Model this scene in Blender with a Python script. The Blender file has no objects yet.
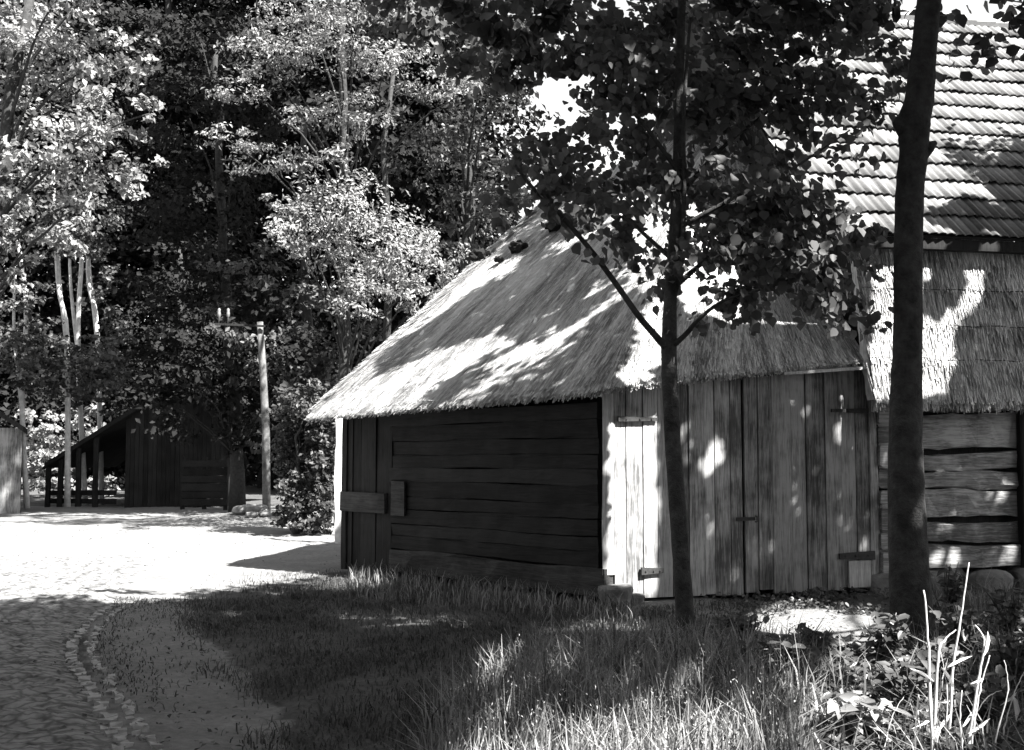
import bpy, math, random
import numpy as np
from mathutils import Vector, Matrix

random.seed(7)
rng = np.random.default_rng(7)
scene = bpy.context.scene
COL = scene.collection
R = math.radians

# ------------------------------------------------------------------ camera
F = 1200.0                     # focal length in picture widths * 1024
PITCH = math.atan(85 / F)
EYE = np.array([0.0, 0.0, 1.5])
cp, sp = math.cos(PITCH), math.sin(PITCH)


def ray(px, py):
    u, v = (px - 512) / F, (375 - py) / F
    return np.array([u, cp - v * sp, sp + v * cp])


def at(px, py, d):
    """world point seen at px,py at distance d along +Y"""
    r = ray(px, py)
    return EYE + r * (d / r[1])


def on_ground(px, py, z=0.0):
    r = ray(px, py)
    return EYE + r * ((z - 1.5) / r[2])


def on_plane(px, py, p0, n):
    r = ray(px, py)
    t = np.dot(np.asarray(p0) - EYE, n) / np.dot(r, n)
    return EYE + r * t


def project(P):
    """world points (N,3) to picture positions"""
    q = P - EYE
    depth = q[:, 1] * cp + q[:, 2] * sp
    up = -q[:, 1] * sp + q[:, 2] * cp
    depth = np.where(np.abs(depth) < 1e-3, 1e-3, depth)
    return 512 + F * q[:, 0] / depth, 375 - F * up / depth, depth


cam_d = bpy.data.cameras.new('camera')
cam_d.sensor_width = 36
cam_d.lens = F / 1024 * 36
cam_d.clip_end = 1000
cam_d.clip_start = 0.05
cam = bpy.data.objects.new('camera', cam_d)
COL.objects.link(cam)
cam.location = EYE
cam.rotation_euler = (R(90) + PITCH, 0, 0)
scene.camera = cam

# ------------------------------------------------------------------ light
SUN_EL = R(50)
sh = np.array([0.75, -0.66]); sh /= np.linalg.norm(sh)
S = np.array([sh[0] * math.cos(SUN_EL), sh[1] * math.cos(SUN_EL), math.sin(SUN_EL)])   # towards the sun
sl = bpy.data.lights.new('sun', 'SUN')
sl.energy = 5.0
sl.angle = R(0.5)
sl.color = (1.0, 0.985, 0.96)
so = bpy.data.objects.new('sun', sl)
COL.objects.link(so)
so.rotation_euler = Vector((-S[0], -S[1], -S[2])).to_track_quat('-Z', 'Y').to_euler()
so.location = (10, -10, 20)

w = bpy.data.worlds.new('World')
scene.world = w
w.use_nodes = True
nt = w.node_tree
nt.nodes.clear()
sky = nt.nodes.new('ShaderNodeTexSky')
sky.sky_type = 'NISHITA'
sky.sun_disc = False
sky.sun_elevation = SUN_EL
sky.sun_rotation = math.atan2(S[0], S[1])
bw = nt.nodes.new('ShaderNodeSeparateColor')   # blue sensitive film: the sky as its blue record
bg = nt.nodes.new('ShaderNodeBackground')
bg.inputs['Strength'].default_value = 0.05
wo = nt.nodes.new('ShaderNodeOutputWorld')
nt.links.new(sky.outputs[0], bw.inputs[0])
nt.links.new(bw.outputs[2], bg.inputs[0])
nt.links.new(bg.outputs[0], wo.inputs[0])
scene.view_settings.view_transform = 'Standard'
scene.view_settings.look = 'None'
scene.view_settings.gamma = 1.0
scene.view_settings.use_curve_mapping = False
scene.view_settings.exposure = 2.5


# ------------------------------------------------------------------ materials
class NT:
    def __init__(s, name):
        s.m = bpy.data.materials.new(name)
        s.m.use_nodes = True
        s.t = s.m.node_tree
        s.t.nodes.clear()
        s.out = s.n('ShaderNodeOutputMaterial')

    def n(s, typ, **kw):
        x = s.t.nodes.new(typ)
        for k, v in kw.items():
            setattr(x, k, v)
        return x

    def l(s, a, b):
        s.t.links.new(a, b)

    def val(s, node, **kw):
        for k, v in kw.items():
            node.inputs[k].default_value = v
        return node

    def coords(s, scale=(1, 1, 1), kind='Object'):
        tc = s.n('ShaderNodeTexCoord')
        mp = s.n('ShaderNodeMapping')
        mp.inputs['Scale'].default_value = scale
        s.l(tc.outputs[kind], mp.inputs[0])
        return mp.outputs[0]

    def noise(s, vec, scale, detail=4, rough=0.6):
        x = s.n('ShaderNodeTexNoise')
        x.inputs['Scale'].default_value = scale
        x.inputs['Detail'].default_value = detail
        x.inputs['Roughness'].default_value = rough
        s.l(vec, x.inputs['Vector'])
        return x.outputs[0]

    def ramp(s, fac, stops):
        x = s.n('ShaderNodeValToRGB')
        e = x.color_ramp.elements
        while len(e) < len(stops):
            e.new(0.5)
        for k, (p, c) in enumerate(stops):
            e[k].position = p
            e[k].color = (c, c, c, 1)
        s.l(fac, x.inputs[0])
        return x.outputs[0]

    def math(s, op, a, b):
        x = s.n('ShaderNodeMath', operation=op)
        for k, v in enumerate((a, b)):
            if isinstance(v, (int, float)):
                x.inputs[k].default_value = v
            else:
                s.l(v, x.inputs[k])
        return x.outputs[0]

    def mix(s, fac, a, b):
        x = s.n('ShaderNodeMix', data_type='FLOAT')
        for k, v in ((0, fac), (2, a), (3, b)):
            if isinstance(v, (int, float)):
                x.inputs[k].default_value = v
            else:
                s.l(v, x.inputs[k])
        return x.outputs[0]

    def bump(s, h, strength=0.5, dist=0.02):
        x = s.n('ShaderNodeBump')
        x.inputs['Strength'].default_value = strength
        x.inputs['Distance'].default_value = dist
        s.l(h, x.inputs['Height'])
        return x.outputs[0]

    def principled(s, col, rough=0.8, normal=None, spec=0.3):
        b = s.n('ShaderNodeBsdfPrincipled')
        if isinstance(col, (int, float)):
            b.inputs['Base Color'].default_value = (col, col, col, 1)
        else:
            s.l(col, b.inputs['Base Color'])
        b.inputs['Roughness'].default_value = rough
        b.inputs['Specular IOR Level'].default_value = spec
        if normal is not None:
            s.l(normal, b.inputs['Normal'])
        return b

    def done(s, b):
        s.l(b.outputs[0], s.out.inputs[0])
        return s.m


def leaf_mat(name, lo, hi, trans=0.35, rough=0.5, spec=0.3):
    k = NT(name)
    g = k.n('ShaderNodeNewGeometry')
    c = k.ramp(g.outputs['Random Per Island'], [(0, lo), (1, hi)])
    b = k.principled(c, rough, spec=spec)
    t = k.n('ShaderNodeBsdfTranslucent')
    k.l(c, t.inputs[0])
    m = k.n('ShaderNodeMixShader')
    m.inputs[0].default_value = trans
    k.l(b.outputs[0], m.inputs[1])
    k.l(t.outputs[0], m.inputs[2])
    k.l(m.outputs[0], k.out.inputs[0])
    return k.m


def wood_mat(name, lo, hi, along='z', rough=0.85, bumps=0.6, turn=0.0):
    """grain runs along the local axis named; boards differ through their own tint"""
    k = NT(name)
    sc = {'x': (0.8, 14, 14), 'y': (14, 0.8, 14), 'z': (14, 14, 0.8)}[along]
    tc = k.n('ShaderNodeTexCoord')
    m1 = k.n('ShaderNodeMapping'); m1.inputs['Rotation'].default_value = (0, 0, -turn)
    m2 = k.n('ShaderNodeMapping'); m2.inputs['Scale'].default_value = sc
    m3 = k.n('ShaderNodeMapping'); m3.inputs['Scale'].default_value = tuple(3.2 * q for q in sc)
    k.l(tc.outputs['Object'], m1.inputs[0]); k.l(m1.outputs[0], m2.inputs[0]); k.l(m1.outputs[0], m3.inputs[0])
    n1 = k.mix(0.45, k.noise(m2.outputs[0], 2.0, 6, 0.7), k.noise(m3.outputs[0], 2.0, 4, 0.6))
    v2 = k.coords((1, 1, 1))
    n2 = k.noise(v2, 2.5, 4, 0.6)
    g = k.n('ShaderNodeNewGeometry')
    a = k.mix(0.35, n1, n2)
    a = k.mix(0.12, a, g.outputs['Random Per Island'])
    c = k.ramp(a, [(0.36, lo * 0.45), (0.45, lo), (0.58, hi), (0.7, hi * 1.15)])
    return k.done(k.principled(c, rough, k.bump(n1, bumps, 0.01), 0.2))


def thatch_mat(name, lo, hi):
    k = NT(name)
    v = k.coords((60, 3.0, 60), 'UV')
    n1 = k.noise(v, 1.0, 5, 0.7)
    v2 = k.coords((3.2, 0.55, 1), 'UV')
    n2 = k.noise(v2, 1.0, 5, 0.65)          # weathering and painted-in shade, as streaks running down the slope
    g = k.n('ShaderNodeNewGeometry')
    a = k.mix(0.6, n1, n2)
    a = k.mix(0.12, a, g.outputs['Random Per Island'])
    c = k.ramp(a, [(0.30, lo * 0.3), (0.43, lo), (0.56, hi), (0.8, hi * 1.1)])
    return k.done(k.principled(c, 0.8, k.bump(n1, 0.9, 0.03), 0.2))


M = {}
SIDE_TURN = 2.28
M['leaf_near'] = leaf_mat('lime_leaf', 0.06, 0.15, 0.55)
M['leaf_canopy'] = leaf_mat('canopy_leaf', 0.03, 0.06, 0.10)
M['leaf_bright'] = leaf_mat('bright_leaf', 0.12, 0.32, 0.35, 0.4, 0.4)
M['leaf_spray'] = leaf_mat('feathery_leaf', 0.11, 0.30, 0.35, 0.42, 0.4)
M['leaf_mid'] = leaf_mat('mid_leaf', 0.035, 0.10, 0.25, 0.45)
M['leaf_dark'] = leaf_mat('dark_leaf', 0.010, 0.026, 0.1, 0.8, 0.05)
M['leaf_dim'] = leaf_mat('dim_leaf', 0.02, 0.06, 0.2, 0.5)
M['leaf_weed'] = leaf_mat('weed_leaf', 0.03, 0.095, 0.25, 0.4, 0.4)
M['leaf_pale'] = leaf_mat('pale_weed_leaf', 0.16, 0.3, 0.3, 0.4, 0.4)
M['grass'] = leaf_mat('grass_blade', 0.03, 0.11, 0.25, 0.6, 0.2)
M['grass_tall'] = leaf_mat('tall_grass_blade', 0.03, 0.30, 0.25, 0.5, 0.3)
M['grass_pale'] = leaf_mat('pale_grass', 0.14, 0.38, 0.25, 0.6, 0.2)
M['dry'] = leaf_mat('dry_stalk', 0.4, 0.6, 0.1, 0.7)
M['straw'] = thatch_mat('thatch_straw', 0.17, 0.62)
M['straw_dark'] = thatch_mat('old_thatch', 0.08, 0.16)
M['wood_door'] = wood_mat('weathered_door_boards', 0.10, 0.40, 'z')
M['wood_door_shaded'] = wood_mat('shaded_weathered_boards', 0.06, 0.27, 'z')  # darker copy of the door boards, shade put into the colour
M['wood_log'] = wood_mat('hewn_log', 0.13, 0.42, 'x', turn=0.207)
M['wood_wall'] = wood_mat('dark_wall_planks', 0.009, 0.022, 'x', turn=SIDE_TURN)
M['wood_dark'] = wood_mat('shade_dark_planks', 0.009, 0.022, 'z')  # near-black base colour stands in for deep shade on the boards
M['wood_grey'] = wood_mat('silver_grey_wood', 0.25, 0.5, 'z')
M['wood_sill'] = wood_mat('sill_beam', 0.018, 0.055, 'x', turn=SIDE_TURN)


def plain(name, lo, hi, scale, rough=0.9, bumps=0.5, dist=0.02):
    k = NT(name)
    v = k.coords()
    n = k.noise(v, scale, 6, 0.65)
    c = k.ramp(n, [(0.3, lo), (0.7, hi)])
    return k.done(k.principled(c, rough, k.bump(n, bumps, dist), 0.2))


M['bark'] = plain('grey_bark', 0.018, 0.07, 9, 0.95, 1.0, 0.05)
M['bark_dark'] = plain('dark_bark', 0.02, 0.05, 14, 0.9, 0.8, 0.03)
M['bark_pale'] = plain('pale_bark', 0.35, 0.62, 6, 0.8, 0.4, 0.01)
M['iron'] = plain('rusty_iron', 0.02, 0.05, 20, 0.6, 0.2, 0.002)
M['stone'] = plain('field_stone', 0.10, 0.26, 7, 0.9, 0.7, 0.03)
M['kerb'] = plain('worn_kerb_stone', 0.18, 0.42, 9, 0.9, 0.7, 0.02)
M['porcelain'] = plain('grey_porcelain', 0.12, 0.2, 5, 0.3, 0.0)
M['concrete'] = plain('pale_pole_wood', 0.03, 0.18, 5, 0.9, 0.5, 0.01)

k = NT('clay_roof_tile')
v = k.coords((1, 1, 1), 'UV')
br = k.n('ShaderNodeTexWhiteNoise', noise_dimensions='2D')
fl = k.n('ShaderNodeVectorMath', operation='FLOOR')
k.l(v, fl.inputs[0])
k.l(fl.outputs[0], br.inputs[0])
n1 = k.noise(k.coords(), 1.1, 5, 0.6)
n3 = k.noise(k.coords(), 25, 4, 0.6)
a = k.mix(0.45, br.outputs[0], n1)
a = k.mix(0.25, a, n3)
c = k.ramp(a, [(0.25, 0.06), (0.5, 0.14), (0.75, 0.26)])
M['tile'] = k.done(k.principled(c, 0.75, k.bump(n3, 0.4, 0.005), 0.3))

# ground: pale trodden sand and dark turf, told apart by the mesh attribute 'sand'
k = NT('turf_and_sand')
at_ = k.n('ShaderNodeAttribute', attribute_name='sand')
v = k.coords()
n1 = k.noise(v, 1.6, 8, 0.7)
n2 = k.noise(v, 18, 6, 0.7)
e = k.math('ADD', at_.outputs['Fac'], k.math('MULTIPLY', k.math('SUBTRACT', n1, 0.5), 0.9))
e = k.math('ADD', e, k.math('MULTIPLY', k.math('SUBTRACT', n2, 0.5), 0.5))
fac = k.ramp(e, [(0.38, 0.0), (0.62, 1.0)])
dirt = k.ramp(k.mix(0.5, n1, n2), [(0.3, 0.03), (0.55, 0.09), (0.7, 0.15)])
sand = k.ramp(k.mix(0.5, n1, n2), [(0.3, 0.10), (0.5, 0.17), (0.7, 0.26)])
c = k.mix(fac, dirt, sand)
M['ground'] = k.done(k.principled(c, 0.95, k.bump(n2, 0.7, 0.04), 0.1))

k = NT('cobbled_road')
v = k.coords((1.0, 1.6, 1))
vo = k.n('ShaderNodeTexVoronoi', feature='F1')
vo.inputs['Scale'].default_value = 6.5
k.l(v, vo.inputs['Vector'])
n1 = k.noise(k.coords((0.5, 2.2, 1)), 1.8, 6, 0.7)
n2 = k.noise(k.coords(), 30, 5, 0.7)
h = k.math('SUBTRACT', k.math('MULTIPLY', n2, 0.25), vo.outputs['Distance'])
sandy = k.ramp(k.math('ADD', k.math('MULTIPLY', vo.outputs['Distance'], 0.9), k.math('MULTIPLY', n1, 0.7)), [(0.45, 0.08), (0.72, 0.22), (0.9, 0.28)])
ve = k.n('ShaderNodeTexVoronoi', feature='DISTANCE_TO_EDGE')
ve.inputs['Scale'].default_value = 7.5
k.l(k.coords((1.0, 1.5, 1)), ve.inputs['Vector'])
joint = k.ramp(k.math('ADD', ve.outputs['Distance'], k.math('MULTIPLY', k.math('SUBTRACT', n2, .5), .12)), [(0.03, 0.5), (0.16, 1.0)])
c = k.mix(0.25, sandy, k.ramp(n2, [(0.3, 0.10), (0.7, 0.28)]))
c = k.math('MULTIPLY', c, joint)
M['road'] = k.done(k.principled(c, 0.9, k.bump(h, 1.0, 0.07), 0.15))


# ------------------------------------------------------------------ mesh helpers
def new_obj(name, me, mat, parent=None):
    o = bpy.data.objects.new(name, me)
    COL.objects.link(o)
    if mat is not None:
        me.materials.append(mat)
    if parent is not None:
        o.parent = parent
        o.matrix_parent_inverse = parent.matrix_world.inverted()
    return o


def tag(o, label=None, cat=None, group=None, kind=None):
    if label: o['label'] = label
    if cat: o['category'] = cat
    if group: o['group'] = group
    if kind: o['kind'] = kind
    return o


def thing(name, label, cat, loc=(0, 0, 0), group=None):
    o = bpy.data.objects.new(name, None)
    COL.objects.link(o)
    o.location = loc
    o.empty_display_size = 0.2
    bpy.context.view_layer.update()
    return tag(o, label, cat, group)


class MB:
    def __init__(s):
        s.v, s.f, s.uv = [], [], {}

    def quad(s, a, b, c, d):
        i = len(s.v)
        s.v += [tuple(a), tuple(b), tuple(c), tuple(d)]
        s.f.append((i, i + 1, i + 2, i + 3))

    def poly(s, pts):
        i = len(s.v)
        s.v += [tuple(p) for p in pts]
        s.f.append(tuple(range(i, i + len(pts))))

    def hexa(s, p):
        """8 corners: bottom 4 (ccw) then top 4"""
        i = len(s.v)
        s.v += [tuple(q) for q in p]
        for f in ((3, 2, 1, 0), (4, 5, 6, 7), (0, 1, 5, 4), (1, 2, 6, 5), (2, 3, 7, 6), (3, 0, 4, 7)):
            s.f.append(tuple(i + j for j in f))

    def box(s, o, ex, ey, ez, x0, x1, y0, y1, z0, z1, jit=0.0):
        o, ex, ey, ez = (np.asarray(q, float) for q in (o, ex, ey, ez))
        P = []
        for z in (z0, z1):
            for x, y in ((x0, y0), (x1, y0), (x1, y1), (x0, y1)):
                P.append(o + ex * x + ey * y + ez * z + (rng.normal(0, jit, 3) if jit else 0))
        s.hexa(P)

    def beam(s, o, ex, ey, ez, x0, x1, y0, y1, z0, z1, seg=8, wob=0.01, ch=0.25):
        """a rough hewn beam along ex: octagon-ish section that wanders"""
        o, ex, ey, ez = (np.asarray(q, float) for q in (o, ex, ey, ez))
        i0 = len(s.v)
        cy, cz, hy, hz = (y0 + y1) / 2, (z0 + z1) / 2, (y1 - y0) / 2, (z1 - z0) / 2
        q = 1 - ch
        sec = [(-1, -q), (-1, q), (-q, 1), (q, 1), (1, q), (1, -q), (q, -1), (-q, -1)]
        ph = rng.uniform(0, 6, 8)
        for a in range(seg + 1):
            x = x0 + (x1 - x0) * a / seg
            for m, (sy, sz) in enumerate(sec):
                wy = wob * math.sin(ph[m] + x * 3.1) + rng.normal(0, wob * 0.4)
                wz = wob * math.sin(ph[(m // 2) + 2] + x * 2.3) + rng.normal(0, wob * 0.3)
                s.v.append(tuple(o + ex * x + ey * (cy + sy * hy + wy) + ez * (cz + sz * hz + wz)))
        for a in range(seg):
            for m in range(8):
                n = (m + 1) % 8
                s.f.append((i0 + a * 8 + m, i0 + a * 8 + n, i0 + (a + 1) * 8 + n, i0 + (a + 1) * 8 + m))
        s.f.append(tuple(i0 + m for m in range(7, -1, -1)))
        s.f.append(tuple(i0 + seg * 8 + m for m in range(8)))

    def tube(s, pts, radii, n=10, cap=True, lump=0.0):
        pts = [np.asarray(p, float) for p in pts]
        i0 = len(s.v)
        up = np.array([0.31, 0.87, 0.38])
        for a, p in enumerate(pts):
            t = pts[min(a + 1, len(pts) - 1)] - pts[max(a - 1, 0)]
            t = t / (np.linalg.norm(t) + 1e-9)
            u = np.cross(t, up); u /= np.linalg.norm(u) + 1e-9
            v_ = np.cross(t, u)
            for m in range(n):
                an = 2 * math.pi * m / n
                r = radii[a] * (1 + (rng.normal(0, lump) if lump else 0))
                s.v.append(tuple(p + (u * math.cos(an) + v_ * math.sin(an)) * r))
        for a in range(len(pts) - 1):
            for m in range(n):
                q = (m + 1) % n
                s.f.append((i0 + a * n + m, i0 + a * n + q, i0 + (a + 1) * n + q, i0 + (a + 1) * n + m))
        if cap:
            s.f.append(tuple(i0 + m for m in range(n - 1, -1, -1)))
            e = i0 + (len(pts) - 1) * n
            s.f.append(tuple(e + m for m in range(n)))

    def build(s, name, mat, parent=None, smooth=False, uvs=None):
        me = bpy.data.meshes.new(name)
        me.from_pydata(s.v, [], s.f)
        if smooth:
            me.polygons.foreach_set('use_smooth', [True] * len(me.polygons))
        me.update()
        return new_obj(name, me, mat, parent)


def np_mesh(name, V, loops, nper, mat, parent=None, uv=None, smooth=False):
    """V (N,3); loops flat index array; faces all with nper corners"""
    me = bpy.data.meshes.new(name)
    me.vertices.add(len(V))
    me.vertices.foreach_set('co', np.ascontiguousarray(V, dtype=np.float32).ravel())
    nf = len(loops) // nper
    me.loops.add(len(loops))
    me.loops.foreach_set('vertex_index', np.ascontiguousarray(loops, dtype=np.int32))
    me.polygons.add(nf)
    me.polygons.foreach_set('loop_start', np.arange(0, nf * nper, nper, dtype=np.int32))
    me.update(calc_edges=True)
    if smooth:
        me.polygons.foreach_set('use_smooth', np.ones(nf, dtype=bool))
    if uv is not None:
        l = me.uv_layers.new(name='UVMap')
        l.data.foreach_set('uv', np.ascontiguousarray(uv, dtype=np.float32)[loops].ravel())
    me.validate()
    return new_obj(name, me, mat, parent)


def unit(a):
    return a / (np.linalg.norm(a, axis=-1, keepdims=True) + 1e-9)


def leaf_geo(P, N, size, aspect=0.7, fold=0.25, kind='quad', T=None):
    """leaf verts for centres P with normals N"""
    n = len(P)
    if T is None:
        T = rng.normal(0, 1, (n, 3))
    T = unit(T - N * np.sum(T * N, 1, keepdims=True))
    B = np.cross(N, T)
    L = size[:, None]
    if kind == 'quad':
        a = P - T * L * 0.5
        c = P + T * L * 0.5 - N * L * 0.12
        b = P + B * L * aspect * 0.5 + N * L * fold * 0.4
        d = P - B * L * aspect * 0.5 + N * L * fold * 0.4
        V = np.stack([a, b, c, d], 1).reshape(-1, 3)
        i = np.arange(n)[:, None] * 4
        loops = np.concatenate([i + 0, i + 1, i + 2, i + 0, i + 2, i + 3], 1).ravel()
        return V, loops, 3
    wv = aspect * 0.5
    base = P - T * L * 0.5
    tip = P + T * L * 0.55 - N * L * 0.15
    l1 = P - T * L * 0.28 + B * L * wv * 0.95 + N * L * fold * 0.35
    l2 = P + T * L * 0.12 + B * L * wv + N * L * fold * 0.3
    r1 = P - T * L * 0.28 - B * L * wv * 0.95 + N * L * fold * 0.35
    r2 = P + T * L * 0.12 - B * L * wv + N * L * fold * 0.3
    V = np.stack([base, l1, l2, tip, r2, r1], 1).reshape(-1, 3)
    i = np.arange(n)[:, None] * 6
    loops = np.concatenate([i + 0, i + 3, i + 2, i + 1, i + 0, i + 5, i + 4, i + 3], 1).ravel()
    return V, loops, 4


def clump_points(c, rad, n, shell=0.55, flat=1.0):
    """n points and outward directions in an uneven ellipsoid, sub-clustered into twigs"""
    rad = np.asarray(rad, float)
    ntw = max(5, n // 34)
    d = unit(rng.normal(0, 1, (ntw, 3)))
    rr = rng.uniform(shell, 1.05, (ntw, 1)) ** 0.8
    tw = d * rr
    idx = rng.integers(0, ntw, n)
    off = rng.normal(0, 1, (n, 3)) * np.array([0.17, 0.17, 0.10])
    p = tw[idx] + off
    P = np.asarray(c) + p * rad
    N = unit(0.5 * unit(p) + np.array([0.2, -0.2, 0.5]) + rng.normal(0, 0.45, (n, 3)))
    return P, N


# ------------------------------------------------------------------ key points of the two buildings
Z = np.array([0, 0, 1.0])
A = on_ground(605, 604)                              # near corner of the thatched shed
C = np.array([4.08, A[1] + 1.0, 0.0])
B = on_ground(345, 570)
fx = unit(C - A); fn = np.array([fx[1], -fx[0], 0.0])             # along the door front, and out of it
LF = np.linalg.norm(C - A)
wx = unit(B - A); wn = np.array([-wx[1], wx[0], 0.0])
if wn[1] > 0: wn = -wn
LW = np.linalg.norm(B - A)


def front(px, py):
    p = on_plane(px, py, A, fn)
    return float(np.dot(p - A, fx)), float(p[2])


def side(px, py):
    p = on_plane(px, py, A, wn)
    return float(np.dot(p - A, wx)), float(p[2])


# roof corners (thatch)
OV = 0.42
EA = A + wn * OV + fn * 0.10 + Z * 2.17
EA = at(604, 386, A[1] - 0.25)
EB = at(310, 414, B[1] - 0.1)
EC = at(866, 359, C[1] - 0.12)
RF = at(565, 183, B[1] + 3.3)
RN = np.array([3.15, RF[1] - 2.7, RF[2] + 0.05])
ED = np.array([3.9, RF[1] + 1.0, 2.5])
EE = np.array([RF[0] + 3.2, RF[1] + 3.3, 2.2])
nL = np.cross(EB - EA, RF - EA); nL /= np.linalg.norm(nL); nL = nL if nL[2] > 0 else -nL
nH = np.cross(EC - EA, RN - EA); nH /= np.linalg.norm(nH); nH = nH if nH[2] > 0 else -nH

# tiled barn frame
Q = np.array([4.14, 13.75, 0.0])
bx = unit(np.array([1.0, 0.21, 0.0])); bn = np.array([bx[1], -bx[0], 0.0])   # along, out towards the viewer
by = -bn
BL = 6.5
TE = on_plane(985, 238, Q + bn * 0.30, bn)           # a point on the tile eave
eave_z = TE[2]
T0 = Q + bn * 0.30 + Z * eave_z
tp = R(45)
tdir = by * math.cos(tp) + Z * math.sin(tp)
nT = bn * math.sin(tp) + Z * math.cos(tp)
SK0 = on_plane(960, 401, Q + bn * 0.42, bn)[2]        # skirt lower edge height
SK1 = eave_z - 0.16
skdir = (by * 0.34 + Z * (SK1 - SK0)); SKL = np.linalg.norm(skdir); skdir = skdir / SKL
SKO = Q + bn * 0.42 + Z * SK0
nS = np.cross(bx, skdir); nS = nS if np.dot(nS, bn) > 0 else -nS
print('A', A, 'B', B, 'C', C, 'EA', EA, 'EB', EB, 'EC', EC, 'RF', RF, 'RN', RN, 'eave', eave_z, 'SK0', SK0)


# ------------------------------------------------------------------ where the sun gets through the canopies
def inpoly(x, y, poly):
    c = np.zeros(len(x), bool)
    n = len(poly)
    j = n - 1
    for i in range(n):
        xi, yi = poly[i]; xj, yj = poly[j]
        cond = ((yi > y) != (yj > y)) & (x < (xj - xi) * (y - yi) / (yj - yi + 1e-12) + xi)
        c ^= cond
        j = i
    return c


lr = random.Random(11)


def blob(cx, cy, r, wide=1.4):
    a0 = lr.uniform(0, 6)
    return [(cx + wide * r * math.cos(a) * lr.uniform(.6, 1.2), cy + r * math.sin(a) * lr.uniform(.6, 1.2)) for a in np.linspace(0, 2 * math.pi, 8)[:-1] + a0 * 0]


LIT = [
    # plane point, normal, test on the hit point (None = whole), sunlit outlines in the picture
    ('roof', EA, nL, [
        [(296, 424), (466, 255), (506, 256), (530, 250), (515, 272), (478, 290), (436, 318), (376, 362), (372, 424)],
        [(330, 428), (372, 384), (430, 354), (495, 332), (518, 344), (465, 370), (425, 398), (424, 420)],
        [(520, 356), (560, 332), (612, 298), (636, 276), (644, 286), (600, 314), (560, 346), (524, 362)],
        [(540, 248), (575, 236), (605, 226), (595, 238), (560, 252)],
        [(470, 372), (520, 345), (545, 340), (500, 372)],
    ]),
    ('hip', EA, nH, [
        [(622, 375), (640, 300), (672, 292), (668, 366)],
        [(678, 300), (700, 310), (690, 335)],
        [(612, 380), (630, 350), (660, 372)],
    ]),
    ('front', A, fn, [
        [(600, 385), (616, 385), (618, 612), (600, 612)],
        [(612, 388), (640, 388), (640, 412), (612, 412)],
        [(625, 425), (662, 420), (664, 520), (655, 560), (640, 590), (610, 610), (612, 545), (640, 470)],
        [(613, 418), (662, 412), (662, 600), (613, 605)],
        [(690, 470), (712, 432), (732, 438), (728, 465), (700, 485)],
        [(700, 512), (716, 510), (720, 535), (706, 540)],
        [(727, 565), (740, 562), (742, 585), (730, 588)],
        [(790, 462), (804, 462), (806, 482), (792, 482)],
        [(800, 372), (809, 372), (809, 440), (801, 440)],
        [(786, 390), (798, 390), (798, 405), (786, 405)],
        [(678, 420), (690, 415), (694, 470), (684, 480)],
        [(860, 530), (870, 530), (870, 555), (860, 555)],
    ]),
    ('tile', T0, nT, [
        [(700, -100), (1300, -100), (1300, 60), (1100, 70), (1000, 60), (975, 100), (940, 120), (945, 160), (985, 185), (1010, 215), (965, 200), (930, 215), (930, 240), (780, 240), (700, 200)],
    ]),
    ('skirt', SKO, nS, [
        [(862, 255), (925, 240), (940, 262), (920, 300), (935, 330), (925, 405), (862, 405)],
        [(960, 250), (985, 255), (985, 300), (960, 330), (950, 400), (915, 405), (925, 330), (955, 300)],
    ]),
    ('logs', Q, bn, [
        [(922, 550), (962, 545), (962, 573), (922, 573)],
        [(985, 545), (1015, 545), (1015, 572), (985, 572)],
        [(985, 480), (1012, 478), (1012, 505), (985, 503)],
        [(925, 463), (1010, 466), (1010, 473), (925, 472)],
        [(925, 520), (962, 518), (962, 530), (925, 532)],
        [(970, 488), (984, 488), (984, 500), (970, 500)],
    ]),
    ('ground', np.zeros(3), Z, [
        [(-2500, 588), (60, 601), (110, 607), (180, 598), (250, 588), (330, 575), (380, 560), (380, 516), (-2500, 516)],
        [(745, 612), (790, 603), (880, 610), (882, 636), (820, 645), (770, 640), (740, 628)],
        [(525, 622), (600, 618), (660, 622), (655, 632), (540, 632)],
        [(330, 580), (380, 577), (390, 586), (340, 588)],
    ]),
    ('weeds', np.array([0, 0, 0.35]), Z, [
        [(826, 640), (890, 632), (900, 668), (862, 690), (885, 720), (890, 800), (820, 800), (812, 720)],
        [(918, 620), (958, 620), (958, 800), (915, 800)],
        [(966, 620), (996, 620), (990, 800), (966, 800)],
        [(440, 740), (500, 705), (560, 712), (600, 690), (680, 698), (720, 680), (780, 690), (790, 730), (740, 790), (460, 800)],
    ]),
    ('lime', np.array([0, 9.4, 0]), np.array([0, -1.0, 0]), [blob(lr.uniform(540, 885), lr.uniform(120, 335), lr.uniform(8, 20)) for _ in range(95)]),
    ('tall_grass', np.array([0, 0, 0.2]), Z, [blob(lr.uniform(480, 830), 650 + 100 * lr.uniform(0, 1) ** .7, lr.uniform(5, 15)) for _ in range(48)]),
    ('turf', np.zeros(3), Z, [blob(lr.uniform(150, 620), 580 + 160 * lr.uniform(0, 1) ** 1.5, lr.uniform(2, 6), 4.0) for _ in range(10)]),
    ('weed_bed', np.array([0, 0, 0.3]), Z, [blob(lr.uniform(800, 1040), lr.uniform(610, 750), lr.uniform(5, 13)) for _ in range(15)]),
    ('stalk_tops', np.array([0, 0, 0.85]), Z, [[(900, 550), (1000, 550), (1010, 660), (900, 670)]]),
    ('stalk_mid', np.array([0, 0, 0.6]), Z, [[(900, 590), (1010, 590), (1010, 720), (900, 720)]]),
]


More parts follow.
